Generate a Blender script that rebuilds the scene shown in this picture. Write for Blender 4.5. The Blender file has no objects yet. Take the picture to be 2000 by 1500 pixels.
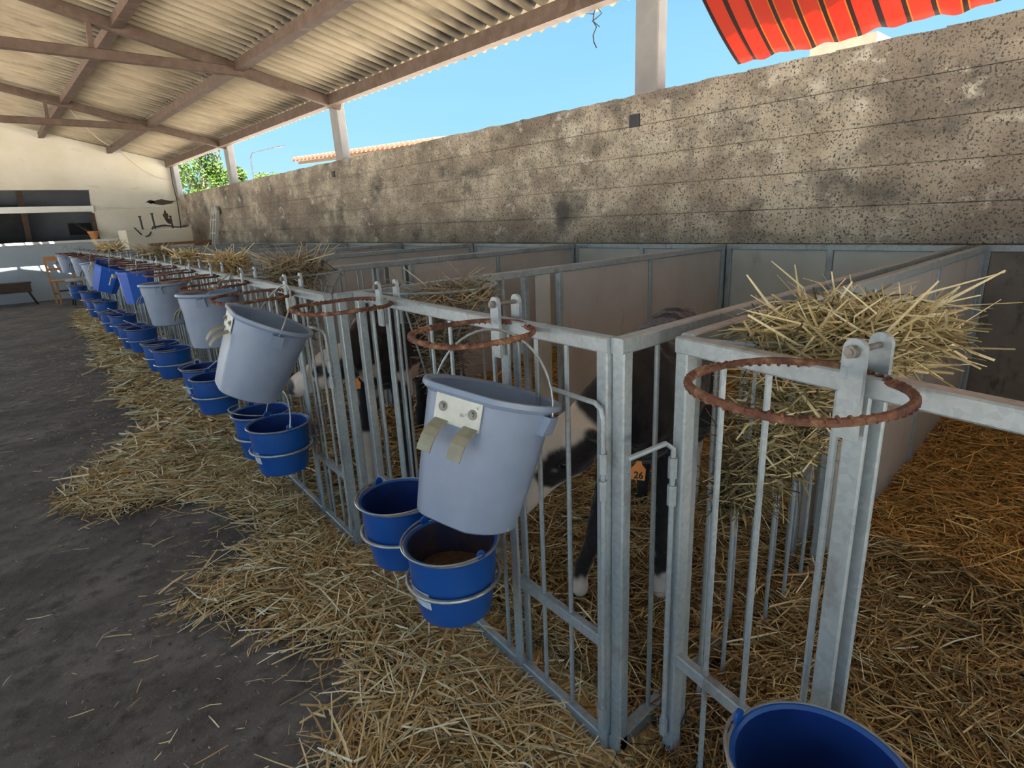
import bpy, bmesh, math, random
import numpy as np
from mathutils import Vector, Matrix, noise
random.seed(7); rng = np.random.default_rng(7)
sc = bpy.context.scene
C = sc.collection
PI = math.pi
# ------------------------------------------------------------------ camera
cd = bpy.data.cameras.new('camera'); cam = bpy.data.objects.new('camera', cd); C.objects.link(cam); sc.camera = cam
R3 = Matrix(((0.73831889, 0.21731863, -0.63848088), (-0.67305535, 0.17651829, -0.71821848), (-0.04337871, 0.96000724, 0.27659426)))
# columns hold the camera axes in the world
cam.matrix_world = Matrix.Translation((0, 0, 1.25)) @ R3.to_4x4()
cd.sensor_width = 36; cd.lens = 36 * 1131.1 / 2000; cd.clip_start = 0.02; cd.clip_end = 500
# ------------------------------------------------------------------ sky, sun, exposure
w = bpy.data.worlds.new('sky'); sc.world = w; w.use_nodes = True
nt = w.node_tree; nt.nodes.clear()
tc = nt.nodes.new('ShaderNodeTexCoord'); sep = nt.nodes.new('ShaderNodeSeparateXYZ'); rp = nt.nodes.new('ShaderNodeValToRGB')
bg = nt.nodes.new('ShaderNodeBackground'); wo = nt.nodes.new('ShaderNodeOutputWorld')
nt.links.new(tc.outputs['Generated'], sep.inputs[0])
cn = nt.nodes.new('ShaderNodeTexNoise'); cn.inputs['Scale'].default_value = 2.2; cn.inputs['Detail'].default_value = 4
cm = nt.nodes.new('ShaderNodeMapping'); cm.inputs['Scale'].default_value = (1, 1, 5)
nt.links.new(tc.outputs['Generated'], cm.inputs[0]); nt.links.new(cm.outputs[0], cn.inputs[0])
cmul = nt.nodes.new('ShaderNodeMath'); cmul.operation = 'MULTIPLY_ADD'; cmul.inputs[1].default_value = -0.16; 
nt.links.new(cn.outputs['Fac'], cmul.inputs[0]); nt.links.new(sep.outputs['Z'], cmul.inputs[2])
cadd = nt.nodes.new('ShaderNodeMath'); cadd.operation = 'ADD'; cadd.inputs[1].default_value = 0.08
nt.links.new(cmul.outputs[0], cadd.inputs[0]); nt.links.new(cadd.outputs[0], rp.inputs[0])
cr = rp.color_ramp; cr.elements[0].position = 0.0; cr.elements[0].color = (0.47, 0.75, 0.88, 1)
cr.elements[1].position = 0.75; cr.elements[1].color = (0.20, 0.45, 0.85, 1)
e = cr.elements.new(0.14); e.color = (0.34, 0.67, 0.89, 1)
e = cr.elements.new(0.38); e.color = (0.21, 0.51, 0.87, 1)
bg.inputs[1].default_value = 0.80
nt.links.new(rp.outputs[0], bg.inputs[0]); nt.links.new(bg.outputs[0], wo.inputs[0])
SUN = Vector((0.27, 0.50, -0.85)).normalized()
sl = bpy.data.lights.new('sun', 'SUN'); sl.energy = 36.0; sl.angle = 0.009; sl.color = (1.0, 0.95, 0.88)
so = bpy.data.objects.new('sun', sl); C.objects.link(so); so.rotation_euler = SUN.to_track_quat('-Z', 'Y').to_euler(); so.location = (-8, -8, 12)
sc.view_settings.view_transform = 'Standard'; sc.view_settings.look = 'None'; sc.view_settings.exposure = 0.62; sc.view_settings.gamma = 1
sc.view_settings.use_curve_mapping = False
# ------------------------------------------------------------------ materials
def mat(name, cols, rough=0.6, metal=0.0, scale=5.0, detail=4, stretch=(1, 1, 1), bump=0.0, bscale=None, pos=(0.3, 0.7), extra=None, spec=0.5, vor=None, transl=0):
    """cols: 2+ linear colours mixed by a noise on world position; extra: list of (scale, stretch, colour, lo, hi, detail) blotches laid over"""
    m = bpy.data.materials.new(name); m.use_nodes = True; t = m.node_tree; N = t.nodes; L = t.links
    b = N['Principled BSDF']; geo = N.new('ShaderNodeNewGeometry')
    def tex(sca, st, det):
        mp = N.new('ShaderNodeMapping'); mp.inputs['Scale'].default_value = st; L.new(geo.outputs['Position'], mp.inputs[0])
        n = N.new('ShaderNodeTexNoise'); n.inputs['Scale'].default_value = sca; n.inputs['Detail'].default_value = det; n.inputs['Roughness'].default_value = 0.6
        L.new(mp.outputs[0], n.inputs[0]); return n.outputs['Fac']
    if vor:
        mp = N.new('ShaderNodeMapping'); L.new(geo.outputs['Position'], mp.inputs[0])
        v = N.new('ShaderNodeTexVoronoi'); v.inputs['Scale'].default_value = vor; L.new(mp.outputs[0], v.inputs[0])
        s = N.new('ShaderNodeSeparateColor'); L.new(v.outputs['Color'], s.inputs[0]); fac = s.outputs[0]
    else: fac = tex(scale, stretch, detail)
    r = N.new('ShaderNodeValToRGB'); L.new(fac, r.inputs[0]); E = r.color_ramp.elements
    E[0].position = pos[0]; E[0].color = (*cols[0], 1); E[1].position = pos[1]; E[1].color = (*cols[-1], 1)
    for i, c in enumerate(cols[1:-1]):
        x = E.new(pos[0] + (pos[1] - pos[0]) * (i + 1) / (len(cols) - 1)); x.color = (*c, 1)
    out = r.outputs[0]
    for (sca, st, col, lo, hi, det) in (extra or []):
        f = tex(sca, st, det); mr = N.new('ShaderNodeMapRange'); mr.inputs[1].default_value = lo; mr.inputs[2].default_value = hi; L.new(f, mr.inputs[0])
        mx = N.new('ShaderNodeMix'); mx.data_type = 'RGBA'; L.new(mr.outputs[0], mx.inputs[0]); L.new(out, mx.inputs[6]); mx.inputs[7].default_value = (*col, 1); out = mx.outputs[2]
    L.new(out, b.inputs['Base Color']); b.inputs['Roughness'].default_value = rough; b.inputs['Metallic'].default_value = metal
    b.inputs['Specular IOR Level'].default_value = spec
    if bump:
        bn = N.new('ShaderNodeBump'); bn.inputs['Strength'].default_value = bump; bn.inputs['Distance'].default_value = 0.01
        L.new(tex(bscale or scale * 3, stretch, 6), bn.inputs['Height']); L.new(bn.outputs[0], b.inputs['Normal'])
    if transl:
        tr = N.new('ShaderNodeBsdfTranslucent'); L.new(out, tr.inputs[0]); ms = N.new('ShaderNodeMixShader'); ms.inputs[0].default_value = transl
        L.new(b.outputs[0], ms.inputs[1]); L.new(tr.outputs[0], ms.inputs[2]); L.new(ms.outputs[0], N['Material Output'].inputs[0])
    m['out'] = 1
    return m
M = {}
M['galv'] = mat('galvanised_steel', [(.32, .365, .385), (.40, .45, .47)], .45, .3, vor=110, pos=(0, 1), extra=[(14, (1, 1, .4), (.15, .13, .11), .58, .80, 5), (3, (1, 1, 1), (.20, .21, .23), .55, .8, 3)], bump=.05)
M['bolt'] = mat('dull_bolt_steel', [(.16, .14, .12), (.30, .28, .25)], .5, .6, 60)
M['rust'] = mat('rusted_rebar', [(.065, .028, .020), (.16, .065, .038), (.36, .22, .12)], .8, .1, 38, 5, bump=.5, bscale=90, pos=(.32, .72))
M['panel'] = mat('grey_ply_panel', [(.37, .335, .31), (.50, .465, .445)], .55, 0, 2.5, 5, (1, 1, .6), extra=[(5, (1, 1, .35), (.30, .23, .17), .60, .78, 5), (26, (1, 1, 1), (.10, .06, .04), .72, .78, 3)], bump=.05)
M['panel_green'] = mat('grey_back_panel', [(.40, .41, .39), (.52, .53, .50)], .6, 0, 3, 5, extra=[(6, (1, 1, .5), (.2, .19, .17), .6, .8, 5)])
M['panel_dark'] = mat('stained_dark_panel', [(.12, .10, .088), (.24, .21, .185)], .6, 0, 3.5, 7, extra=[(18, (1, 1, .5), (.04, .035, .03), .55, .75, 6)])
M['strip'] = mat('pale_plastic_strip', [(.40, .40, .36), (.52, .51, .47)], .5, 0, 4)
M['straw'] = None
M['grey_plastic'] = mat('grey_bucket_plastic', [(.19, .245, .35), (.25, .31, .42)], .38, 0, 6, 5, extra=[(9, (1, 1, .5), (.33, .37, .44), .62, .85, 6), (40, (1, 1, 1), (.5, .5, .5), .74, .78, 2)], bump=.03)
M['white_metal'] = mat('dirty_white_bracket', [(.40, .42, .38), (.62, .64, .60)], .5, .2, 12, 6, extra=[(30, (1, 1, 1), (.12, .10, .07), .64, .72, 4)])
M['hook'] = mat('worn_hook_steel', [(.20, .19, .13), (.36, .36, .29)], .5, .3, 14, 5)
M['wire'] = mat('handle_wire', [(.32, .34, .34), (.5, .52, .52)], .35, .7, 30)
M['blue'] = mat('blue_bucket_plastic', [(.005, .065, .29), (.010, .10, .39)], .35, 0, 4, 4, extra=[(16, (1, 1, .7), (.10, .18, .36), .66, .85, 6)])
M['blue_sq'] = mat('bright_blue_plastic', [(.012, .10, .52), (.02, .13, .62)], .4, 0, 4)
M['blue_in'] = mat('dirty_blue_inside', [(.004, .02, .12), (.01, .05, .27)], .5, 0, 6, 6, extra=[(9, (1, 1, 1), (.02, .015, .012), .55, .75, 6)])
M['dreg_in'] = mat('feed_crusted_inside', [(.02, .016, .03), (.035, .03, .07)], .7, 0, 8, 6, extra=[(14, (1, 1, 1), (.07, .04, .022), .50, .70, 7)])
M['feedmix'] = mat('brown_feed_dregs', [(.03, .02, .012), (.17, .09, .04)], .95, 0, 60, 8, bump=1)
M['sticker'] = mat('pale_sticker', [(.45, .55, .7), (.7, .74, .8)], .5, 0, 60)
M['concrete_floor'] = mat('dark_concrete', [(.075, .070, .066), (.13, .122, .116), (.19, .18, .17)], .85, 0, 3.2, 9, extra=[(.8, (1, 1, 1), (.20, .19, .18), .50, .75, 5), (1.7, (1, 1, 1), (.045, .042, .042), .50, .70, 6), (13, (1, 1, 1), (.055, .05, .048), .48, .68, 8), (22, (1, 1, 1), (.20, .19, .175), .60, .76, 8), (150, (1, 1, 1), (.30, .28, .25), .64, .72, 3), (45, (1, 1, 1), (.03, .03, .03), .62, .72, 4)], bump=.5, bscale=60)
M['wall'] = mat('mottled_plaster', [(.37, .31, .24), (.58, .505, .40), (.70, .635, .525)], .9, 0, 3.0, 10, (1, 1, 1.2), pos=(.34, .66),
                extra=[(.55, (1, 1, .8), (.36, .30, .24), .52, .66, 6), (3.6, (1, 1, 1.5), (.20, .17, .14), .53, .74, 15), (1.2, (1, 1, 1.6), (.29, .235, .19), .43, .62, 8), (10, (1, 1, .22), (.33, .29, .25), .54, .76, 6), (2.2, (1, 1, 1.2), (.11, .105, .10), .53, .72, 15), (5, (1, 1, 1.6), (.70, .65, .55), .58, .69, 8), (95, (1, 1, 1), (.065, .06, .055), .535, .62, 6), (24, (1, 1, 2), (.12, .10, .085), .60, .72, 6)], bump=1.0, bscale=60)
M['white_wall'] = mat('cream_limewash', [(.66, .61, .48), (.80, .77, .68)], .9, 0, 1.1, 4, extra=[(2.5, (1, 1, 3), (.60, .50, .34), .62, .80, 5), (9, (1, 1, 3), (.5, .42, .3), .72, .80, 5)], bump=.3, bscale=8)
M['blue_wall'] = mat('pale_blue_lower_wall', [(.42, .49, .56), (.56, .62, .68)], .9, 0, 1.5, 4, extra=[(3, (1, 1, .7), (.30, .31, .31), .6, .8, 5)], bump=.3, bscale=8)  # bluer tone for the end wall below the sill
M['white_paint'] = mat('white_painted_lintel', [(.72, .73, .68), (.86, .86, .82)], .8, 0, 4)
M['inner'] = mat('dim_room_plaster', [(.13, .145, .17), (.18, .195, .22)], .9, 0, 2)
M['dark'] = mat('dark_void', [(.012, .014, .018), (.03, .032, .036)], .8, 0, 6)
M['brown_wood'] = mat('dark_brown_wood', [(.06, .035, .025), (.12, .075, .05)], .7, 0, 8, 5, (1, 1, 6))
M['board_red'] = mat('reddish_board', [(.25, .12, .06), (.36, .19, .10)], .7, 0, 8)
M['pine'] = mat('varnished_pine', [(.45, .20, .07), (.60, .30, .12)], .45, 0, 9, 5, (6, 6, 1))
M['black_plastic'] = mat('black_plastic', [(.012, .012, .014), (.03, .03, .03)], .45, 0, 5)
M['beam'] = mat('brown_painted_steel', [(.095, .060, .045), (.16, .11, .085)], .65, .1, 9, 6, extra=[(5, (1, 1, 1), (.22, .18, .14), .62, .80, 5)])
M['conc'] = mat('old_concrete', [(.30, .26, .21), (.44, .40, .34)], .9, 0, 3, 7, (1, 1, .6), extra=[(6, (1, 1, .4), (.20, .17, .14), .6, .75, 5)], bump=.4, bscale=40)
M['conc_grey'] = mat('grey_concrete_face', [(.27, .27, .28), (.38, .37, .36)], .9, 0, 4, 7)
M['alu'] = mat('aluminium_ladder', [(.50, .50, .47), (.62, .62, .60)], .5, .0, 20)
M['pot'] = mat('terracotta', [(.55, .22, .07), (.68, .32, .12)], .8, 0, 12)
M['hose'] = mat('dark_hose', [(.02, .022, .03), (.05, .055, .07)], .5, 0, 12)
M['tile'] = mat('terracotta_roof', [(.16, .055, .032), (.22, .09, .055)], .8, 0, 3)
M['render'] = mat('peach_render', [(.12, .09, .062), (.15, .117, .085)], .9, 0, 2)
M['yard'] = mat('sunlit_gravel_yard', [(.50, .45, .38), (.62, .57, .49)], .95, 0, .6, 6)
M['leaf'] = mat('leaf_green', [(.035, .085, .010), (.11, .17, .028)], .6, 0, 2.5, 3, transl=.45)
M['bark'] = mat('grey_bark', [(.12, .095, .07), (.18, .15, .12)], .9, 0, 8)
M['awning_o'] = mat('orange_awning_cloth', [(.56, .050, .022), (.62, .066, .030)], .8, 0, 3, transl=.5)
M['awning_d'] = mat('dark_awning_stripe', [(.022, .005, .004), (.03, .008, .006)], .8, 0, 3, transl=.35)
M['awning_y'] = mat('yellow_awning_piping', [(.66, .20, .03), (.66, .22, .04)], .8, 0, 3, transl=.6)
M['vine'] = mat('dry_vine', [(.05, .04, .03), (.12, .09, .07)], .9, 0, 30)
M['tag'] = mat('orange_ear_tag', [(.80, .27, .05), (.88, .34, .08)], .5, 0, 20)
M['ink'] = mat('black_ink', [(.01, .01, .01), (.015, .015, .015)], .6, 0, 20)
M['eye'] = mat('calf_eye', [(.006, .005, .005), (.02, .012, .01)], .08, 0, 20)
M['lamp'] = mat('lamp_grey', [(.4, .4, .4), (.5, .5, .5)], .5, .2, 20)
M['cream'] = mat('cream_cord', [(.5, .42, .3), (.6, .5, .38)], .8, 0, 20)

def attr_mat(name, attr, stops, rough=.7, fine=None, transl=0, bump=0):
    m = bpy.data.materials.new(name); m.use_nodes = True; t = m.node_tree; N = t.nodes; L = t.links; b = N['Principled BSDF']
    a = N.new('ShaderNodeAttribute'); a.attribute_name = attr
    r = N.new('ShaderNodeValToRGB'); E = r.color_ramp.elements
    while len(E) < len(stops): E.new(.5)
    for i, (p, c) in enumerate(stops): E[i].position = p; E[i].color = (*c, 1)
    L.new(a.outputs['Fac'], r.inputs[0]); L.new(r.outputs[0], b.inputs['Base Color']); b.inputs['Roughness'].default_value = rough
    b.inputs['Specular IOR Level'].default_value = .35
    return m
M['straw'] = attr_mat('straw_stalks', 'tone', [(0, (.10, .06, .026)), (.22, (.32, .20, .085)), (.5, (.64, .45, .21)), (.8, (.82, .66, .37)), (1, (.95, .88, .68))], .5)
M['straw_pen'] = attr_mat('straw_bedding_stalks', 'tone', [(0, (.05, .028, .013)), (.25, (.19, .105, .04)), (.55, (.44, .27, .105)), (.82, (.66, .47, .21)), (1, (.92, .80, .54))], .5)
M['straw_orange'] = attr_mat('warm_tinted_stalks', 'tone', [(0, (.12, .05, .014)), (.3, (.38, .18, .045)), (.7, (.70, .40, .12)), (1, (.88, .62, .26))], .5)  # warm ambient tint at the pen backs, put into the stalk colour
M['hay'] = attr_mat('hay_stalks', 'tone', [(0, (.09, .065, .03)), (.3, (.30, .23, .105)), (.65, (.60, .47, .24)), (1, (.85, .74, .46))], .6)
M['hay_brown'] = attr_mat('dull_hay_stalks', 'tone', [(0, (.07, .05, .033)), (.4, (.27, .20, .12)), (1, (.60, .49, .31))], .6)
M['straw_base'] = mat('trodden_straw_base', [(.07, .04, .018), (.30, .18, .07), (.52, .36, .15)], .95, 0, 28, 8, bump=1, pos=(.35, .68), extra=[(2.2, (1, 1, 1), (.05, .03, .018), .52, .68, 5)])
M['straw_base_pale'] = mat('aisle_straw_base', [(.18, .11, .045), (.52, .36, .16), (.72, .56, .27)], .95, 0, 34, 8, bump=1, pos=(.3, .66))

# roof: corrugated sheet with dirt along the purlins
def roof_mat():
    m = mat('weathered_corrugated_sheet', [(.36, .30, .21), (.58, .50, .37)], .9, 0, 1.6, 7, (1, 3, 1), extra=[(3, (.25, 4, 1), (.30, .22, .12), .55, .75, 5), (6, (.3, 6, 1), (.62, .55, .42), .62, .8, 5), (2.0, (.5, 1.5, 1), (.15, .12, .09), .60, .76, 7)])
    t = m.node_tree; N = t.nodes; L = t.links; b = N['Principled BSDF']; src = b.inputs['Base Color'].links[0].from_socket
    g = N.new('ShaderNodeNewGeometry'); s = N.new('ShaderNodeSeparateXYZ'); L.new(g.outputs['Position'], s.inputs[0])
    nz = N.new('ShaderNodeTexNoise'); nz.inputs['Scale'].default_value = 3.0; nz.inputs['Detail'].default_value = 5; L.new(g.outputs['Position'], nz.inputs[0])
    # corrugation phase, so that the dirt lies in the troughs
    ph = N.new('ShaderNodeMath'); ph.operation = 'MULTIPLY'; ph.inputs[1].default_value = 2 * PI / .15; L.new(s.outputs['Y'], ph.inputs[0])
    sn = N.new('ShaderNodeMath'); sn.operation = 'SINE'; L.new(ph.outputs[0], sn.inputs[0])
    tot = None
    for px in (3.66, 2.60, 1.50, .40):
        d = N.new('ShaderNodeMath'); d.operation = 'SUBTRACT'; d.inputs[0].default_value = px; L.new(s.outputs['X'], d.inputs[1])
        mr = N.new('ShaderNodeMapRange'); mr.inputs[1].default_value = .42; mr.inputs[2].default_value = .04; L.new(d.outputs[0], mr.inputs[0])
        gt = N.new('ShaderNodeMath'); gt.operation = 'GREATER_THAN'; gt.inputs[1].default_value = -.02; L.new(d.outputs[0], gt.inputs[0])
        mu = N.new('ShaderNodeMath'); mu.operation = 'MULTIPLY'; L.new(mr.outputs[0], mu.inputs[0]); L.new(gt.outputs[0], mu.inputs[1])
        if tot is None: tot = mu
        else:
            ad = N.new('ShaderNodeMath'); ad.operation = 'ADD'; L.new(tot.outputs[0], ad.inputs[0]); L.new(mu.outputs[0], ad.inputs[1]); tot = ad
    a1 = N.new('ShaderNodeMath'); a1.operation = 'MULTIPLY_ADD'; a1.inputs[1].default_value = .42; a1.inputs[2].default_value = .1; L.new(sn.outputs[0], a1.inputs[0])
    a2 = N.new('ShaderNodeMath'); a2.operation = 'ADD'; L.new(a1.outputs[0], a2.inputs[0]); L.new(nz.outputs['Fac'], a2.inputs[1])
    a3 = N.new('ShaderNodeMath'); a3.operation = 'MULTIPLY'; a3.use_clamp = True; L.new(a2.outputs[0], a3.inputs[0]); tb_ = N.new('ShaderNodeMath'); tb_.operation = 'MULTIPLY'; tb_.inputs[1].default_value = 1.35; L.new(tot.outputs[0], tb_.inputs[0]); L.new(tb_.outputs[0], a3.inputs[1])
    mx = N.new('ShaderNodeMix'); mx.data_type = 'RGBA'; L.new(a3.outputs[0], mx.inputs[0]); L.new(src, mx.inputs[6]); mx.inputs[7].default_value = (.045, .043, .043, 1)
    L.new(mx.outputs[2], b.inputs['Base Color'])
    return m
M['roof'] = roof_mat()

# ------------------------------------------------------------------ builders
ORG = {}
class MB:
    def __init__(s): s.v = []; s.f = []; s.mi = []; s.cur = 0
    def add(s, vs, fs):
        o = len(s.v); s.v += [Vector(p) for p in vs]; s.f += [tuple(o + i for i in f) for f in fs]; s.mi += [s.cur] * len(fs); return s
    def box(s, c, size, rot=None):
        hx, hy, hz = [a / 2 for a in size]; c = Vector(c)
        vs = [Vector((x, y, z)) for x in (-hx, hx) for y in (-hy, hy) for z in (-hz, hz)]
        if rot: vs = [rot @ v for v in vs]
        return s.add([c + v for v in vs], [(0, 1, 3, 2), (4, 6, 7, 5), (0, 4, 5, 1), (2, 3, 7, 6), (0, 2, 6, 4), (1, 5, 7, 3)])
    def beam(s, p, q, wd, h, up=(0, 0, 1)):
        p = Vector(p); q = Vector(q); d = (q - p); L_ = d.length; d.normalize(); u = Vector(up); sd = d.cross(u)
        if sd.length < 1e-4: sd = d.cross(Vector((0, 1, 0)))
        sd.normalize(); u = sd.cross(d)
        return s.box((p + q) / 2, (L_, wd, h), Matrix((d, sd, u)).transposed())
    def bev(s, p, q, wd, h, up=(0, 0, 1), b=.003):
        """box section bar with chamfered edges"""
        p = Vector(p); q = Vector(q); d = (q - p).normalized(); u = Vector(up); sd = d.cross(u)
        if sd.length < 1e-4: sd = d.cross(Vector((0, 1, 0)))
        sd.normalize(); u = sd.cross(d); a = wd / 2; c = h / 2
        pr = [(a - b, c), (a, c - b), (a, -c + b), (a - b, -c), (-a + b, -c), (-a, -c + b), (-a, c - b), (-a + b, c)]
        vs = [e_ + sd * x + u * y for e_ in (p, q) for x, y in pr]
        fs = [(i, (i + 1) % 8, 8 + (i + 1) % 8, 8 + i) for i in range(8)] + [tuple(range(7, -1, -1)), tuple(range(8, 16))]
        return s.add(vs, fs)
    def tube(s, pts, r, n=8, closed=False, cap=True):
        pts = [Vector(p) for p in pts]; k = len(pts); rs = r if isinstance(r, (list, tuple)) else [r] * k
        o = len(s.v); t = (pts[1] - pts[0]).normalized(); nrm = t.orthogonal().normalized()
        for i, p in enumerate(pts):
            if closed: t2 = (pts[(i + 1) % k] - pts[i - 1]).normalized()
            else: t2 = (pts[min(i + 1, k - 1)] - pts[max(i - 1, 0)]).normalized()
            nrm = (nrm - t2 * nrm.dot(t2)).normalized(); bn = t2.cross(nrm)
            for j in range(n):
                a = 2 * PI * j / n; s.v.append(p + (nrm * math.cos(a) + bn * math.sin(a)) * rs[i])
        for i in range(k if closed else k - 1):
            i2 = (i + 1) % k
            for j in range(n): s.f.append((o + i * n + j, o + i * n + (j + 1) % n, o + i2 * n + (j + 1) % n, o + i2 * n + j)); s.mi.append(s.cur)
        if cap and not closed:
            s.f.append(tuple(o + j for j in range(n - 1, -1, -1))); s.mi.append(s.cur)
            s.f.append(tuple(o + (k - 1) * n + j for j in range(n))); s.mi.append(s.cur)
        return s
    def rings(s, rings, cap0=True, cap1=True):
        n = len(rings[0]); o = len(s.v)
        for r_ in rings: s.v += [Vector(p) for p in r_]
        for i in range(len(rings) - 1):
            for j in range(n): s.f.append((o + i * n + j, o + i * n + (j + 1) % n, o + (i + 1) * n + (j + 1) % n, o + (i + 1) * n + j)); s.mi.append(s.cur)
        if cap0: s.f.append(tuple(o + j for j in range(n - 1, -1, -1))); s.mi.append(s.cur)
        if cap1: s.f.append(tuple(o + (len(rings) - 1) * n + j for j in range(n))); s.mi.append(s.cur)
        return s
    def lathe(s, prof, mtx, n=36, fn=None, cap0=True, cap1=True):
        rr = []
        for (r, z) in prof:
            ring = []
            for j in range(n):
                a = 2 * PI * j / n; x = r * math.cos(a); y = r * math.sin(a)
                if fn: x, y = fn(x, y, r, z)
                ring.append(mtx @ Vector((x, y, z)))
            rr.append(ring)
        return s.rings(rr, cap0, cap1)
    def build(s, name, m, parent=None, smooth=False, loc=(0, 0, 0), fixn=True):
        org = ORG.get(parent.name, Vector((0, 0, 0))) if parent else Vector(loc)
        me = bpy.data.meshes.new(name); me.from_pydata([tuple(v - org) for v in s.v], [], s.f)
        ms = m if isinstance(m, (list, tuple)) else [m]
        for x in ms: me.materials.append(x)
        if len(ms) > 1: me.polygons.foreach_set('material_index', s.mi)
        if fixn or smooth:
            bm = bmesh.new(); bm.from_mesh(me)
            if fixn: bmesh.ops.recalc_face_normals(bm, faces=bm.faces)
            if smooth:
                for f in bm.faces: f.smooth = True
                for ed in bm.edges:
                    if len(ed.link_faces) == 2 and ed.calc_face_angle(0) > .6: ed.smooth = False
            bm.to_mesh(me); bm.free()
        o = bpy.data.objects.new(name, me); C.objects.link(o)
        if parent: o.parent = parent; ORG[o.name] = org
        else: o.location = org; ORG[o.name] = org
        return o
def link_raw(name, me, parent=None):
    o = bpy.data.objects.new(name, me); C.objects.link(o)
    if parent: o.parent = parent; ORG[o.name] = ORG[parent.name]
    else: ORG[o.name] = Vector((0, 0, 0))
    return o
def tag(o, label=None, cat=None, group=None, kind=None):
    if label: o['label'] = label
    if cat: o['category'] = cat
    if group: o['group'] = group
    if kind: o['kind'] = kind
    return o
def empty(name, loc, label=None, cat=None, group=None, kind=None):
    o = bpy.data.objects.new(name, None); C.objects.link(o); o.location = loc; o.empty_display_size = .1; ORG[o.name] = Vector(loc)
    return tag(o, label, cat, group, kind)
def interp(x, pts):
    if x <= pts[0][0]: return pts[0][1]
    for (a, va), (b, vb) in zip(pts, pts[1:]):
        if x <= b: return va + (vb - va) * (x - a) / (b - a)
    return pts[-1][1]
def frontx(y): return interp(y, [(-.7, .86), (.66, .88), (1.93, .90), (3.27, 1.0), (4.58, 1.09), (5.88, 1.16), (7.2, 1.20), (8.5, 1.23), (12.5, 1.30)])
def fbm(x, y, z=0.): return noise.noise((x, y, z)) + .5 * noise.noise((2.1 * x + 7, 2.1 * y, z)) + .25 * noise.noise((4.3 * x, 4.3 * y + 3, z))

# ================================================================== SETTING
# ground and floor
yd = MB(); yd.box((5, 20, -.12), (160, 160, .2)); yd.build('ground', M['yard']); bpy.data.objects['ground']['kind'] = 'structure'
fl = MB(); nx, ny = 60, 90
X0, X1, Y0, Y1 = -4.2, 3.9, -5.0, 15.6
vs = []; fs = []
for j in range(ny + 1):
    for i in range(nx + 1):
        x = X0 + (X1 - X0) * i / nx; y = Y0 + (Y1 - Y0) * j / ny; vs.append((x, y, .004 * fbm(x * 1.3, y * 1.3)))
for j in range(ny):
    for i in range(nx): a = j * (nx + 1) + i; fs.append((a, a + 1, a + nx + 2, a + nx + 1))
fl.add(vs, fs); fo = fl.build('floor', M['concrete_floor'], smooth=True); fo['kind'] = 'structure'

# right-hand block wall with pillars
WX = 3.74
wr = empty('wall_right', (WX + .1, 5, 0), 'long mottled concrete block wall behind the pens', kind='structure')
core = MB(); core.box((WX + .115, 5.3, 1.005), (.20, 20.6, 2.01)); core.build('wall_core', M['wall'], wr)
def block_mesh(seed, w_, h_, rough_top=False):
    random.seed(seed); n, k = 6, 4; d = .03
    vs = []; fs = []
    for j in range(k + 1):
        for i in range(n + 1):
            ed = i in (0, n) or j in (0, k)
            x = -(d if not ed else d - .003) + random.uniform(-.0022, .0022)
            y = -w_ / 2 + w_ * i / n + (random.uniform(-.006, .006) if 0 < i < n else 0)
            z = -h_ / 2 + h_ * j / k + (random.uniform(-.006, .006) if 0 < j < k else 0)
            if rough_top and j == k: z += random.uniform(-.006, .005)
            vs.append((x, y, z))
    m_ = len(vs); vs += [(.05, p[1], p[2]) for p in vs]
    for j in range(k):
        for i in range(n): a = j * (n + 1) + i; fs.append((a, a + n + 1, a + n + 2, a + 1))
    for i in range(n): a = k * (n + 1) + i; fs.append((a, a + m_, a + m_ + 1, a + 1))
    for j in range(k):
        a = j * (n + 1); fs.append((a, a + m_, a + m_ + n + 1, a + n + 1)); b = a + n; fs.append((b, b + n + 1, b + m_ + n + 1, b + m_))
    me = bpy.data.meshes.new('concrete_block'); me.from_pydata(vs, [], fs); me.materials.append(M['wall']); return me
BW, BH = .50, .205
bms = [block_mesh(100 + i, BW - .0005, BH - .005) for i in range(6)]; tms = [block_mesh(200 + i, BW + .001, BH - .003, True) for i in range(6)]
for r_ in range(6):
    z = .815 + BH * (r_ + .5) - .0
    y = -2.6 + (BW / 2 if r_ % 2 else 0)
    while y < 15.4:
        o = link_raw('concrete_block', random.choice(tms if r_ == 5 else bms), wr); o.location = Vector((WX, y, z)) - ORG[wr.name]; y += BW
for (yc, wd) in ((2.655, .19), (7.33, .20), (11.62, .20), (15.42, .22), (-2.4, .23)):
    p = MB(); lean = .04 if yc == 7.33 else 0
    p.bev((WX + .05, yc, 2.0), (WX + .05, yc + lean, 2.86), .11, wd, (0, 1, 0), b=.008); q = p.build('pillar', M['conc_grey'], wr)
# utility boxes in the wall
for (y, z, s_) in ((2.72, 1.875, .085), (7.49, 1.89, .07)):
    b = MB(); b.box((WX - .033, y, z), (.02, s_, s_)); b.build('socket_box', M['hose'], wr)['label'] = 'small dark blue box set into the wall'

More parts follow.
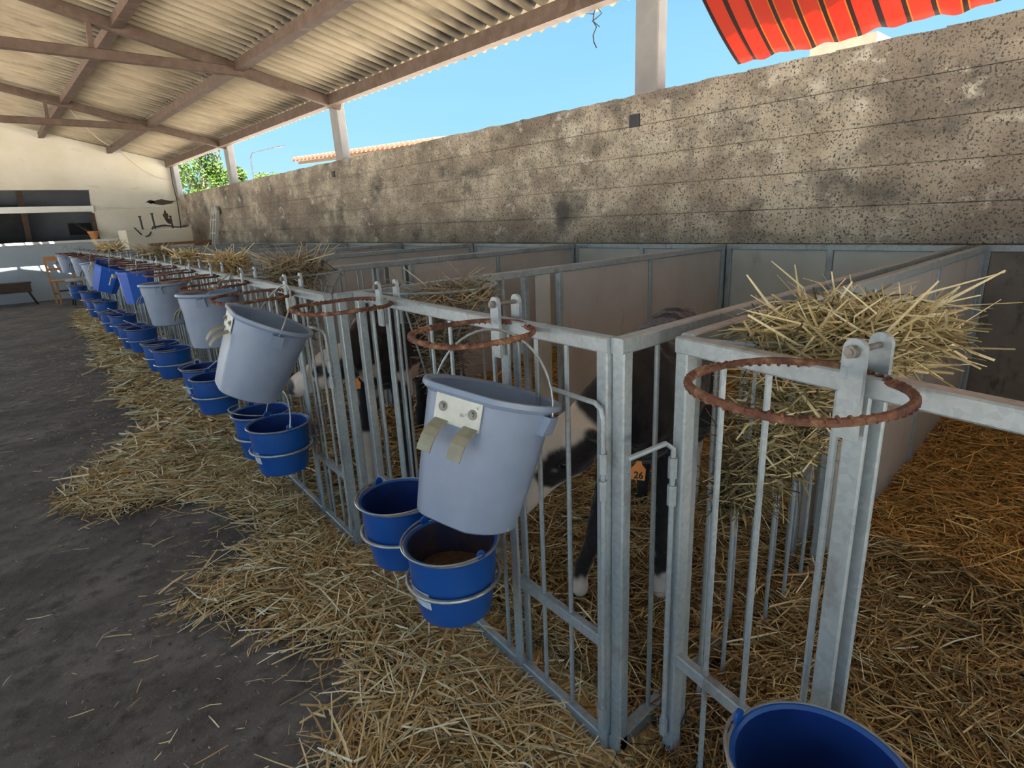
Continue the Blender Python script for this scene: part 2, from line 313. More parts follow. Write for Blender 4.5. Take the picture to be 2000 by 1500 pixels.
# far end wall with the wide opening
wf = empty('wall_far', (0, 15.6, 0), 'cream end wall with a wide dark opening, pale blue below', kind='structure')
def roofz(x): return 2.735 + (3.72 - x) * .225 if x > -.45 else 2.735 + (3.72 + .9 + x) * .225
def prism(mb, poly, y0, y1):
    n = len(poly); mb.add([(x, y0, z) for x, z in poly] + [(x, y1, z) for x, z in poly], [tuple(range(n)), tuple(range(2 * n - 1, n - 1, -1))] + [(i, i + n, (i + 1) % n + n, (i + 1) % n) for i in range(n)])
up = MB(); prism(up, [(-4.62, 2.19), (3.85, 2.19), (3.85, roofz(3.85) + .05), (-.45, roofz(-.45) + .07), (-4.62, 2.75)], 15.5, 15.7); up.build('upper_wall', M['white_wall'], wf)
rt = MB(); prism(rt, [(2.03, 1.16), (3.85, 1.16), (3.85, 2.19), (2.12, 2.19)], 15.5, 15.7); rt.build('side_wall', M['white_wall'], wf)
lw = MB(); prism(lw, [(-4.62, -.02), (3.85, -.02), (3.85, 1.16), (-4.62, 1.16)], 15.5, 15.7); lw.build('lower_wall', M['blue_wall'], wf)
ll = MB(); prism(ll, [(-4.62, 1.16), (-2.2, 1.16), (-2.2, 2.19), (-4.62, 2.19)], 15.5, 15.7); ll.build('side_wall', M['white_wall'], wf)
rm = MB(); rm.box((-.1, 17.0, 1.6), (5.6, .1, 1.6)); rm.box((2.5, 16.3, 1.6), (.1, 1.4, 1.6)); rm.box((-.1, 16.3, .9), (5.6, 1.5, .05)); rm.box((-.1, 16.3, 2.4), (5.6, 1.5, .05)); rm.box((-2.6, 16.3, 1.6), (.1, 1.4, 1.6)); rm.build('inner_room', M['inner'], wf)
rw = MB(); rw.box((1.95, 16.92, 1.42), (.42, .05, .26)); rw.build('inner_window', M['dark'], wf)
rw = MB(); rw.box((.55, 16.7, 1.5), (.75, .2, .9)); rw.build('inner_dark_block', M['dark'], wf)  # plain dark block in the left part of the inner room
pp = MB(); pp.beam((.95, 16.4, 1.0), (1.0, 16.4, 2.4), .1, .1, (0, 1, 0)); pp.build('inner_post', M['brown_wood'], wf)
lt = MB(); lt.box((-.05, 15.52, 1.81), (4.3, .16, .115)); lt.build('lintel_beam', M['white_paint'], wf)
lt = MB(); lt.box((-.0, 15.39, 1.16), (4.75, .28, .045)); lt.build('sill', M['white_paint'], wf)
lt = MB(); lt.box((2.06, 15.54, 1.44), (.07, .10, .56)); lt.build('jamb', M['brown_wood'], wf)
lt = MB(); lt.tube([(2.2, 15.47, 1.80), (3.0, 15.47, 1.82), (3.68, 15.47, 1.83)], .012); lt.build('conduit', M['white_paint'], wf)
lt = MB(); lt.box((2.95, 15.49, 1.84), (1.5, .05, .02)); lt.build('ledge', M['white_wall'], wf)
nich = MB(); 
for (cx_, cz_, rx_, rz_) in ((3.42, 1.92, .26, .05), (3.20, 1.93, .09, .035), (3.44, 1.62, .05, .11), (3.49, 1.50, .06, .05)):
    rg = [[Vector((cx_ + rx_ * math.cos(q) * (1 + .25 * math.sin(5 * q + cx_ * 9)), yy_, cz_ + rz_ * math.sin(q) * (1 + .3 * math.cos(4 * q)))) for q in [2 * PI * i / 16 for i in range(16)]] for yy_ in (15.505, 15.493)]
    nich.rings(rg)
nich.build('broken_plaster', M['brown_wood'], wf)
cb = MB(); cb.tube([(3.70, 15.38, 2.72), (3.69, 15.40, 2.3), (3.71, 15.40, 1.9), (3.68, 15.42, 1.2)], .011); cb.build('corner_cable', M['hose'], wf)

# left side (out of view): low wall, posts; the shed is open above it
wl = empty('wall_left', (-4.55, 5, 0), 'low side wall', kind='structure')
b = MB(); b.box((-4.6, 5.3, .25), (.2, 20.6, .5)); b.build('wall_core', M['wall'], wl)
for y in (-2.6, 2.65, 7.25, 11.6, 15.4):
    b = MB(); b.box((-2.65, y, 1.5), (.2, .25, 3.1)); b.build('pillar', M['conc_grey'], wl)

# roof
ceil = empty('ceiling', (0, 5, 3), 'corrugated sheet roof on brown steel trusses', kind='structure')
def sheet(x0, x1, y0, y1, lift=0.0, wob=0.0, skip=False):
    n = int(round((y1 - y0) / .15 * 8)); mb = MB(); vs = []; fs = []; K = 3
    for i in range(K + 1):
        x = x0 + (x1 - x0) * i / K
        for j in range(n + 1):
            y = y0 + (y1 - y0) * j / n
            z = roofz(x) + .075 + .027 * math.sin(2 * PI * y / .15) + lift + wob * (i / K)
            vs.append((x, y, z))
    for i in range(K):
        for j in range(n): a = i * (n + 1) + j; fs.append((a, a + 1, a + n + 2, a + n + 1))
    m_ = len(vs); vs2 = vs + [(p[0], p[1], p[2] + .006) for p in vs]; fs2 = fs + [tuple(m_ + k for k in reversed(f)) for f in fs]
    for j in range(n):
        for base in (0, K * (n + 1)): fs2.append((base + j, base + j + 1, base + j + 1 + m_, base + j + m_))
    mb.add(vs2, fs2); o = mb.build('corrugated_sheet', M['roof'], ceil, smooth=True, fixn=False); return o
random.seed(3)
bands = [(3.95, 2.55), (2.68, 1.42), (1.55, .50), (.54, -.75), (-.70, -1.8), (-1.7, -2.75)]
for bi, (xa, xb) in enumerate(bands):
    y = -5.1 + (.45 if bi % 2 else 0)
    W_ = .9 if xb > -.5 else 1.8
    while y < 15.55:
        y1 = min(y + W_ + .07, 15.62)
        if bi == 3 and y < 13.9 and y1 > 13.2:   # a gap added between two sheets just right of the ridge, out of view, lets a strip of sun in
            if y < 13.4: sheet(xa, xb, y, 13.71)
            sheet(xa, xb, 13.89, 15.62); break
        sheet(xa, xb, y, y1, lift=random.uniform(0, .006) + .008 * (bi % 2), wob=random.uniform(-.004, .004)); y += W_
for px, h in ((3.66, .13), (2.60, .11), (1.50, .11), (.40, .11), (-1.3, .11), (-2.6, .13)):
    b = MB(); z = roofz(px) + .045 - h / 2
    b.bev((px, -5.0, z), (px, 15.5, z), .065, h); b.box((px, 5.25, z - h / 2 + .004), (.10, 20.4, .008)); b.build('purlin', M['beam'], ceil)
for xx, ww in ((.42, .05), (.22, .12), (.02, .03), (-.33, .06)):  # unseen slats added across the gap to break the sun strip into patches
    b = MB(); b.box((xx, 13.8, roofz(xx) + .05), (ww, .5, .03)); b.build('sun_break_slat', M['beam'], ceil)
for ty in (-2.4, 2.65, 7.25, 11.6):
    tr = empty('truss', (0, ty, 3)); tr.parent = ceil; tr.location = Vector((0, ty, 3)) - ORG['ceiling']; ORG[tr.name] = Vector((0, ty, 3))
    off = -.02
    def rz(x): return roofz(x) - .02
    b = MB(); b.bev((3.78, ty, rz(3.78) + off), (-.45, ty, rz(-.45) + off), .075, .11, b=.006); b.build('top_chord', M['beam'], tr)
    b = MB(); b.bev((-2.7, ty, rz(-2.7) + off), (-.45, ty, rz(-.45) + off), .075, .11, b=.006); b.build('top_chord', M['beam'], tr)
    b = MB(); b.bev((2.75, ty - .01, 2.925), (-2.7, ty - .01, 2.925), .07, .095, b=.006); b.build('tie_beam', M['beam'], tr)
    for x in (1.26, -.45, -2.2):
        b = MB(); b.bev((x + .02, ty, rz(x) - .03), (x, ty, 2.93), .045, .06, (0, 1, 0)); b.build('strut', M['beam'], tr)
    b = MB(); b.box((2.52, ty, 2.945), (.34, .03, .15)); b.build('gusset_plate', M['beam'], tr)

# ================================================================== PENS
TOP = 1.02
PENS = [  # near y, far y, front x near, front x far, words
    (-.68, .60, .70, .96), (.66, 1.925, .88, .985), (1.935, 3.25, .89, .99), (3.30, 4.56, .995, 1.085), (4.575, 5.86, 1.09, 1.155),
    (5.91, 7.18, 1.16, 1.195), (7.195, 8.50, 1.20, 1.225), (8.55, 9.80, 1.23, 1.25), (9.815, 11.10, 1.25, 1.275), (11.15, 12.40, 1.275, 1.30)]
ORD = ['front', 'second', 'third', 'fourth', 'fifth', 'sixth', 'seventh', 'eighth', 'ninth', 'farthest']
PLAB = ['empty galvanised calf pen at the right edge with a dark stained back panel',
        'galvanised calf pen holding the calf with the orange ear tag 26',
        'galvanised calf pen holding the calf with the white face and black eye patch',
        'empty galvanised calf pen, first one beyond the white-faced calf',
        'empty galvanised calf pen, second one beyond the white-faced calf',
        'galvanised calf pen, nearer of the two with a square blue bucket on the gate',
        'galvanised calf pen, farther of the two with a square blue bucket on the gate',
        'galvanised calf pen just beyond the farther square blue bucket',
        'galvanised calf pen, last but one at the far end of the row',
        'galvanised calf pen, last of the row, nearest the far wall']
BACKX = 3.62
G = M['galv']
def V2(p, z): return Vector((p[0], p[1], z))
def gate(pen, a, b, k):
    a = Vector(a); b = Vector(b); L_ = (b - a).length; d = (b - a) / L_; nrm = Vector((-d.y, d.x));  # outward, towards the aisle
    if nrm.x > 0: nrm = -nrm
    P = lambda t, z, off=0.: Vector((*(a + d * (t * L_) + nrm * off), z))
    fr = MB(); e0, e1 = .022, .982
    fr.bev(P(e0 - .012, TOP - .018), P(e1 + .012, TOP - .016), .030, .032); fr.bev(P(.03, .022), P(.97, .022), .025, .034)
    fr.bev(P(e0, 0), P(e0, TOP - .03), .030, .030, (d.x, d.y, 0)); fr.bev(P(e1, 0), P(e1, TOP - .03), .030, .030, (d.x, d.y, 0))
    o = fr.build('front_gate', G, pen)
    if k == 0:
        # near pen: only the half next to the camera's neighbour is seen; positions measured from the far end
        bars = [.605, .69, .775, .915, .835 * 0 + .30, .21, .11]; lugs = [.728, .20]; holes = [.52]
    else:
        bars = [.115, .196, .495, .579, .90, .33]; lugs = [.28, .79]
        if k > 2: bars = [.10, .19, .37, .46, .55, .64, .88]
    if k == 0: bars = [.915, .845, .755, .11]
    for t in bars:
        m_ = MB(); m_.tube([P(t, .045), P(t, TOP - .03)], .0058, 8); m_.build('gate_bar', G, o)
    for (t0, t1) in ((e0, lugs[0]), (lugs[1], e1)) if k else ((lugs[0], e1),):
        m_ = MB(); m_.bev(P(t0, .30), P(t1, .30), .022, .030); m_.build('cross_rail', G, o)
    for t in lugs:
        m_ = MB(); m_.bev(P(t, .02, .010), P(t, TOP - .02, .010), .008, .032, (d.x, d.y, 0), .002)
        m_.bev(P(t - .010, .02, -.014), P(t - .010, TOP - .02, -.014), .008, .024, (d.x, d.y, 0), .002)
        # upright lug with rounded head on both sides of the rail
        for off in (.034, -.028):
            n_ = 12; rr = []
            for sgn in (-.004, .004):
                ring = [P(t, 1.0 - .07, off + sgn) + Vector((d.x, d.y, 0)) * x for x in (-.016, .016)]
                ring += [P(t, 1.058, off + sgn) + Vector((d.x, d.y, 0)) * (.016 * math.cos(q)) + Vector((0, 0, .016 * math.sin(q))) for q in [PI * i / 8 for i in range(9)]]
                rr.append(ring)
            m_.rings(rr)
        lo = m_.build('hinge_stile', G, o)
        m_ = MB(); m_.tube([P(t, 1.056, -.045), P(t, 1.056, .050)], .005, 8); m_.tube([P(t, 1.056, .040), P(t, 1.056, .048)], .0095, 6); m_.tube([P(t, 1.056, -.04), P(t, 1.056, -.033)], .0095, 6)
        m_.build('lug_bolt', M['bolt'], o)
    # rebar rings on the gate rail
    rings = {0: [(Vector((.765, .300, 1.018)), .131, .0, .0)], 1: [(Vector((.765, .985, 1.012)), .132, 0, 0), (Vector((.812, 1.69, 1.008)), .147, .0, 0)]}.get(k)
    if rings is None: rings = [(P(t, 1.0) + Vector((-.158, .03 * random.uniform(-1, 1), 0)), .145, random.uniform(-.03, .05), random.uniform(-.03, .03)) for t in lugs]
    for (c, r_, tx, ty) in rings:
        pts = []
        for i in range(44):
            q = 2 * PI * i / 44; x = r_ * math.cos(q); y = r_ * math.sin(q) * 1.03
            pts.append(c + Vector((x, y, x * tx + y * ty + .003 * math.sin(3 * q))))
        m_ = MB(); m_.tube(pts, .0056, 8, closed=True)
        for q in [i * 2 * PI / (60 if k < 3 else 2) for i in range(60 if k < 3 else 0)]:   # ribs of the reinforcing bar
            x = math.cos(q); y = math.sin(q) * 1.03; p = c + Vector((r_ * x, r_ * y, r_ * x * tx + r_ * y * ty)); tg = Vector((-y, x, .5)).normalized()
            m_.tube([p - tg * .0016, p + tg * .0016], .0064, 7)
        # welded tail along the rail
        m_.tube([c + Vector((r_ * .97, -.05, .0)), c + Vector((r_ * 1.03, .0, .004)), c + Vector((r_ * .98, .06, .0))], .0058, 8)
        m_.build('bucket_ring', M['rust'], o, smooth=True)['label'] = 'rusty rebar ring'
    # drop bolt at the end stile
    for (t, sg, z0) in (((e1 - .0, -1, .80),) if k == 0 else ((e0 - .012, 1, .885),)):
        m_ = MB(); base = P(t, 0, .026); dd = Vector((d.x, d.y, 0)) * sg
        if k == 0: m_.tube([base + Vector((0, 0, .1)), base + Vector((0, 0, .78)), base + Vector((0, 0, .80)) , base + Vector((-.012, .010, .812)), base + Vector((-.10, .035, .80))], .0055, 8)
        else: m_.tube([base + Vector((0, 0, .08)), base + Vector((0, 0, z0 - .03)), base + dd * .006 + Vector((0, 0, z0 - .01)), base + dd * .022 + Vector((0, 0, z0)), base + dd * .15 + Vector((0, 0, z0 + .002))], .0055, 8)
        for z in (.76, .70, .12): m_.tube([base + Vector((0, 0, z - .022)), base + Vector((0, 0, z + .022))], .0095, 8)
        m_.build('drop_bolt', G, o)
    return o, P
def partition(pen, y, x0, near, double_bars=True, yslope=0.0):
    """side panel running back from the front: open bars, a stile, a pale strip, then solid boards"""
    Pt = lambda x, z: Vector((x, y, z))
    fr = MB(); fr.bev(Pt(x0, TOP - .018), Pt(BACKX, TOP - .016), .030, .032)
    fr.bev(Pt(x0 + .018, 0), Pt(x0 + .018, TOP - .03), .030, .030, (1, 0, 0))
    for x in (1.83, 2.06, 2.80, BACKX - .02): fr.bev(Pt(x, 0), Pt(x, TOP - .03), .028, .030, (1, 0, 0))
    fr.bev(Pt(x0, .03), Pt(BACKX, .03), .03, .04)
    o = fr.build('side_panel', G, pen)
    nb = 6
    for i in range(nb):
        x = x0 + (1.83 - x0) * (i + 1) / (nb + 1); m_ = MB(); m_.tube([Pt(x, .04), Pt(x, TOP - .03)], .0058, 8); m_.build('panel_bar', G, o)
    for (xa, xb, mt) in ((1.90, 1.99, 'strip'), (2.077, 2.783, 'panel'), (2.817, BACKX - .038, 'panel')):
        m_ = MB(); m_.bev(Pt(xa, .53), Pt(xb, .53), .010, .92, b=.002); ob = m_.build('board', M[mt], o)
        if mt == 'strip': ob['label'] = 'narrow pale board'
        if k_global in (0,) and mt == 'panel': pass
    for x in (2.06, 2.8, 1.6, 1.2, 2.4, 3.2):
        m_ = MB(); m_.tube([Pt(x, TOP - .001), Pt(x, TOP + .003)], .006, 6)
    return o
def rack(pen, y, x0, sgn, rods=6, plate=True):
    """hay rack: rods fanning from a low foot on the side panel to a hoop at rail height"""
    foot = Vector((x0 + .26, y + sgn * .04, .60)); n = 8; hoop = []
    for i in range(n + 1):
        q = PI * i / n; hoop.append(Vector((x0 + .30 - .235 * math.cos(q), y + sgn * (.02 + .235 * math.sin(q)), 1.005)))
    m_ = MB(); m_.tube(hoop, .005, 8); o = m_.build('hay_rack', G, pen); m_ = MB(); m_.tube([foot + Vector((-.05, 0, 0)), foot + Vector((.05, 0, 0))], .006, 8); m_.build('rack_foot', G, o)
    for i in range(1, n):
        m_ = MB(); m_.tube([foot + Vector((.012 * (i - n / 2), 0, 0)), hoop[i]], .0042, 7); m_.build('rack_rod', G, o)
    if plate:
        m_ = MB(); xa, xb = x0 + .24, x0 + .46; yy = y + sgn * .022
        m_.rings([[Vector((xa, yy + s_, 1.0)), Vector((xb, yy + s_, 1.0)), Vector((xb - .01, yy + s_, .88)), Vector((xa + .14, yy + s_, .80)), Vector((xa + .01, yy + s_, .86))] for s_ in (-.002, .002)])
        m_.build('rack_plate', G, o)
k_global = 0
GATES = []; PEN = []
for k, (ya, yb, xa, xb) in enumerate(PENS):
    k_global = k
    pen = empty('calf_pen', ((xa + xb) / 2 + 1.2, (ya + yb) / 2, 0), PLAB[k], 'pen', 'row of galvanised calf pens')
    PEN.append(pen)
    if k == 0: a, b = (.685, -.68), (.962, .598)
    else: a, b = (xa, ya + (.020 if k == 1 else .012)), (xb, yb - .0)
    o, P = gate(pen, a, b, k); GATES.append(P)
    double = k % 2 == 0    # pens stand in pairs: a shared panel inside each pair
    partition(pen, ya + (.017 if k == 1 else .005 if k else 0), xa - .004 if k == 1 else xa + .02, True)
    if double: partition(pen, yb - .005, b[0] + .03 if k == 0 else b[0] + .02, False)
    # back panel
    fr = MB(); ym = (ya + yb) / 2; X = BACKX + .03
    fr.bev((X, ya, TOP - .018), (X, yb, TOP - .016), .030, .032)
    for y in (ya + .017, ym, yb - .017): fr.bev((X, y, 0), (X, y, TOP - .03), .034, .034, (0, 1, 0))
    o = fr.build('back_panel', G, pen)
    for (y0, y1) in ((ya + .036, ym - .019), (ym + .019, yb - .036)):
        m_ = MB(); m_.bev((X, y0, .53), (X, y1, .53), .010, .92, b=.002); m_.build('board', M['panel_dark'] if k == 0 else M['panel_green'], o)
    # hay racks hang in the far front corner of every pen
    if k == 0: rack(pen, yb - .02, .94, -1, plate=False)
    elif k < 8: rack(pen, yb - .02, b[0] + .02, -1, plate=(k == 1))

# ================================================================== BUCKETS
def frame(top, bot, flatdir):
    """matrix: local z from bottom to top of the bucket, local x towards the flattened side"""
    zt = (Vector(top) - Vector(bot)).normalized(); x = Vector(flatdir); x = (x - zt * x.dot(zt)).normalized(); y = zt.cross(x)
    m = Matrix((x, y, zt)).transposed().to_4x4(); m.translation = Vector(bot); return m
def grey_bucket(top, h, axis, flat, label, handle='up', group='grey milk buckets hung in front of the gates', bracket=True, hdir=None):
    top = Vector(top); ax = Vector(axis).normalized(); bot = top - ax * h; m = frame(top, bot, flat)
    th = empty('grey_bucket', bot, label, 'bucket', group)
    R, r0 = .148, .112
    def fn(x, y, r, z):
        lim = .86 * r
        if x > lim: x = lim + (x - lim) * .12
        return x, y
    pr = [(r0 - .010, 0), (r0, .006), (r0 + .35 * (R - r0), .35 * h), (R - .010, h - .03), (R - .008, h - .02), (R, h - .016), (R + .006, h - .010), (R + .005, h), (R - .002, h + .001), (R - .009, h - .006), (r0 + .33 * (R - r0), .35 * h), (r0 - .006, .012), (.002, .010)]
    b = MB(); b.lathe(pr, m, 56, fn); b.build('bucket_shell', M['grey_plastic'], th, smooth=True)
    for s in (-1, 1):   # ears
        e_ = MB(); yy = s * (R - .002)
        def q(x, y, z): return m @ Vector((x, y, z))
        e_.rings([[q(-.018, yy - s * .012, h - .022), q(.018, yy - s * .012, h - .022), q(.018, yy + s * .012, h - .022), q(-.018, yy + s * .012, h - .022)], [q(-.024, yy - s * .018, h - .062), q(.024, yy - s * .018, h - .062), q(.024, yy + s * .003, h - .062), q(-.024, yy + s * .003, h - .062)]])
        e_.build('handle_ear', M['grey_plastic'], th)
    # wire handle between the ears
    e1 = m @ Vector((0, R + .004, h - .035)); e0 = m @ Vector((0, -R - .004, h - .035)); c = (e0 + e1) / 2; hy = (e1 - e0) / 2
    hd = Vector(hdir).normalized() if hdir else Vector((0, 0, 1)); hd = (hd - hy.normalized() * hd.dot(hy.normalized())).normalized()
    pts = [c + hy * math.cos(q_) + hd * (R * 1.12 * math.sin(q_)) for q_ in [PI * i / 22 for i in range(23)]]
    w_ = MB(); w_.tube(pts, .0028, 7); w_.build('wire_handle', M['wire'], th, smooth=True)
    if bracket:
        xf = .86 * (R - .008) + .006
        def q(x, y, z): return m @ Vector((x, y, z))
        sl_ = .22  # wall slope
        pl = MB(); z0, z1 = h - .075, h - .014
        f = lambda z: xf - (h - z) * .10
        pl.rings([[q(f(z0) + o_, -.056, z0), q(f(z0) + o_, .056, z0), q(f(z1) + o_, .056, z1), q(f(z1) + o_, -.056, z1)] for o_ in (0, .0025)])
        p_ = pl.build('mounting_plate', M['white_metal'], th); p_['label'] = 'dirty white metal plate'
        for y in (-.036, .036):
            wn = MB(); wn.tube([q(f(h - .045) + .002, y, h - .042), q(f(h - .045) + .0045, y, h - .042)], .0105, 14); wn.tube([q(f(h - .045) + .003, y, h - .042), q(f(h - .045) + .010, y, h - .042)], .0055, 6); wn.build('bolt', M['bolt'], p_)
            prof = [(0.003, z0 + .006), (.010, z0 + .001), (.026, z0 - .010), (.038, z0 - .026), (.044, z0 - .045), (.046, z0 - .058)]
            hk = MB(); rr = []
            for (dx, z) in prof:
                x = f(z0) + dx; wd = .0165; rr.append([q(x, y - wd, z), q(x, y + wd, z), q(x - .003, y + wd, z - .001), q(x - .003, y - wd, z - .001)])
            hk.rings(rr); hk.build('hook', M['hook'], p_)
    return th
grey_bucket((.775, .935, .890), .292, (.31, -.05, 1), (-1, -.32, .1), 'large grey bucket with white hook plate, tilted over the nearest pair of blue buckets', hdir=(.1, .25, 1))
grey_bucket((.718, 2.07, .945), .28, (.42, -.20, 1), (-1, .15, 0), 'tilted grey bucket with pale hook plate beside the white-faced calf', hdir=(.5, .1, .8))
grey_bucket((.835, 3.22, .955), .275, (.02, 0, 1), (-.9, .5, 0), 'upright grey bucket, first beyond the tilted one by the white-faced calf', hdir=(.2, -.9, .6))
grey_bucket((.885, 4.42, .935), .275, (.0, 0, 1), (-.9, .4, 0), 'upright grey bucket hanging next to the nearer square blue bucket', hdir=(.2, -.9, .6))
grey_bucket((1.0, 8.15, .965), .27, (-.05, .1, 1), (-.9, .4, 0), 'grey bucket partly hidden right behind the square blue buckets', hdir=(0, 0, 1))
grey_bucket((1.09, 9.9, 1.0), .27, (0, 0, 1), (-.9, .4, 0), 'pale grey bucket, last but one at the far end of the row', hdir=(0, 0, 1))
grey_bucket((1.08, 11.5, .985), .27, (0, 0, 1), (-.9, .4, 0), 'small grey bucket in front of the wooden chair, last of the row', hdir=(0, 0, 1))

def square_bucket(top, ax, yaw, label):
    h = .25; top = Vector(top); ax = Vector(ax).normalized(); bot = top - ax * h; m = frame(top, bot, (math.cos(yaw), math.sin(yaw), 0))
    th = empty('square_bucket', bot, label, 'bucket', 'square blue buckets')
    def oct_(sc_, z, t=0):
        a, b, c = .12 * sc_ - t, .15 * sc_ - t, .055 * sc_
        return [m @ Vector((x, y, z)) for x, y in ((a, -b + c), (a, b - c), (a - c, b), (-a + c, b), (-a, b - c), (-a, -b + c), (-a + c, -b), (a - c, -b))]
    b = MB(); b.rings([oct_(.80, 0), oct_(.80, .004), oct_(1.0, h - .016), oct_(1.05, h - .015), oct_(1.05, h), oct_(1, h, .006), oct_(.8, .01, .006)]); b.build('bucket_shell', M['blue_sq'], th)
    e1 = m @ Vector((0, .155, h - .03)); e0 = m @ Vector((0, -.155, h - .03)); c = (e0 + e1) / 2; hy = (e1 - e0) / 2
    w_ = MB(); w_.tube([c + hy * math.cos(q_) + Vector((.02, 0, .14)) * math.sin(q_) for q_ in [PI * i / 14 for i in range(15)]], .0028, 6); w_.build('wire_handle', M['wire'], th)
    hk = MB(); p0 = m @ Vector((.13, 0, h - .02)); hk.box(p0 + Vector((-.015, 0, -.01)), (.02, .07, .03)); hk.box(p0 + Vector((-.045, 0, -.045)), (.006, .03, .07), Matrix.Rotation(.4, 3, 'Y')); hk.build('hook', M['hook'], th)
square_bucket((.93, 5.55, .965), (.02, 0, 1), PI - .1, 'square bright blue bucket hanging upright, the nearer of two')
square_bucket((.96, 6.85, .975), (.35, -.25, 1), PI - .2, 'square bright blue bucket hanging tilted, the farther of two')

def blue_bucket(c, label, P=None, handle=None, tilt=(0, 0, 1), sticker=False, feed=False, wallx=None, lod=1, hold=None):
    """c: rim centre; a galvanised hoop fixed to the gate carries the bucket at mid height"""
    h = .195; c = Vector(c); ax = Vector(tilt).normalized(); bot = c - ax * h; m = frame(c, bot, (-1, 0, 0))
    th = empty('blue_bucket', bot, label, 'bucket', 'round blue feed buckets in pairs on the gates')
    R, r0 = .118, .092
    n = 44 if lod else 24
    pr = [(r0 - .006, 0), (r0, .004), (r0 + .016, .10), (R - .006, h - .012), (R - .001, h - .010), (R + .002, h - .005), (R + .001, h), (R - .004, h + .001), (R - .008, h - .004)]
    b = MB(); b.lathe(pr, m, n, cap1=False); b.build('bucket_shell', M['blue'], th, smooth=True)
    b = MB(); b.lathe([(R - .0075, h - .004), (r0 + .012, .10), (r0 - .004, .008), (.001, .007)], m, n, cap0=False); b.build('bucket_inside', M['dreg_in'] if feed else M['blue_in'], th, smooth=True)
    rr_ = MB(); rr_.tube([m @ Vector((math.cos(q_) * (R + .002), math.sin(q_) * (R + .002), h - .001)) for q_ in [2 * PI * i / n for i in range(n)]], .0028, 6, closed=True); rr_.build('rim', M['wire'], th, smooth=True)['label'] = 'pale worn rim'
    for s in (-1, 1):
        e_ = MB(); e_.lathe([(.012, -.003), (.012, .003)], m @ Matrix.Translation((0, s * (R + .001), h + .008)) @ Matrix.Rotation(PI / 2, 4, 'X'), 12); e_.build('handle_ear', M['blue'], th)
    e1 = m @ Vector((0, R + .006, h + .010)); e0 = m @ Vector((0, -R - .006, h + .010)); cc = (e0 + e1) / 2; hy = (e1 - e0) / 2
    hd = Vector(handle or (-1, 0, .02)); hd = (hd - hy.normalized() * hd.dot(hy.normalized())).normalized()
    w_ = MB(); w_.tube([cc + hy * math.cos(q_) + hd * ((R + .008) * math.sin(q_)) for q_ in [PI * i / 20 for i in range(21)]], .0026, 6); w_.build('wire_handle', M['wire'], th, smooth=True)
    if sticker:
        s_ = MB(); rr = []
        for dz in (.055, .105):
            rad = r0 + .016 * dz / .1 + .0012
            rr.append([m @ Vector((math.cos(q_) * rad, math.sin(q_) * rad, dz)) for q_ in [math.radians(-20) + math.radians(10) * i for i in range(5)]])
        vs = rr[0] + rr[1]; s_.add(vs, [(i, i + 1, i + 6, i + 5) for i in range(4)]); s_.build('sticker', M['sticker'], th, fixn=False)
    if feed:
        f_ = MB(); rings = []
        for i in range(5):
            r_ = .098 * (1 - i / 5) + .004; rings.append([m @ Vector((math.cos(q_) * r_ + .02 * i / 5, math.sin(q_) * r_, .100 + .026 * (i / 4) + .004 * math.sin(3 * q_ + i))) for q_ in [2 * PI * j / 24 for j in range(24)]])
        f_.rings(rings); fo_ = f_.build('feed', M['feedmix'], th, smooth=True); fo_['label'] = 'brown feed left in the bucket'
    # hoop and its bracket belong to the gate
    if hold is not None:
        hz = h * .50; rad = r0 + .016 * hz / .1 + .007 + (.004)
        mm = MB(); mm.tube([m @ Vector((math.cos(q_) * rad, math.sin(q_) * rad, hz)) for q_ in [2 * PI * i / 36 for i in range(36)]], .0052, 8, closed=True)
        g = m @ Vector((0, 0, hz)); mm.bev((g.x + rad - .01, g.y, g.z), (wallx, g.y, g.z), .022, .006); mm.bev((wallx - .012, g.y, g.z - .04), (wallx - .012, g.y, g.z + .05), .006, .03, (0, 1, 0), .001)
        mm.build('bucket_holder', M['wire'], hold, smooth=False)
    return th
gateobj = [next(c for c in p.children if c.name.startswith('front_gate')) for p in PEN]
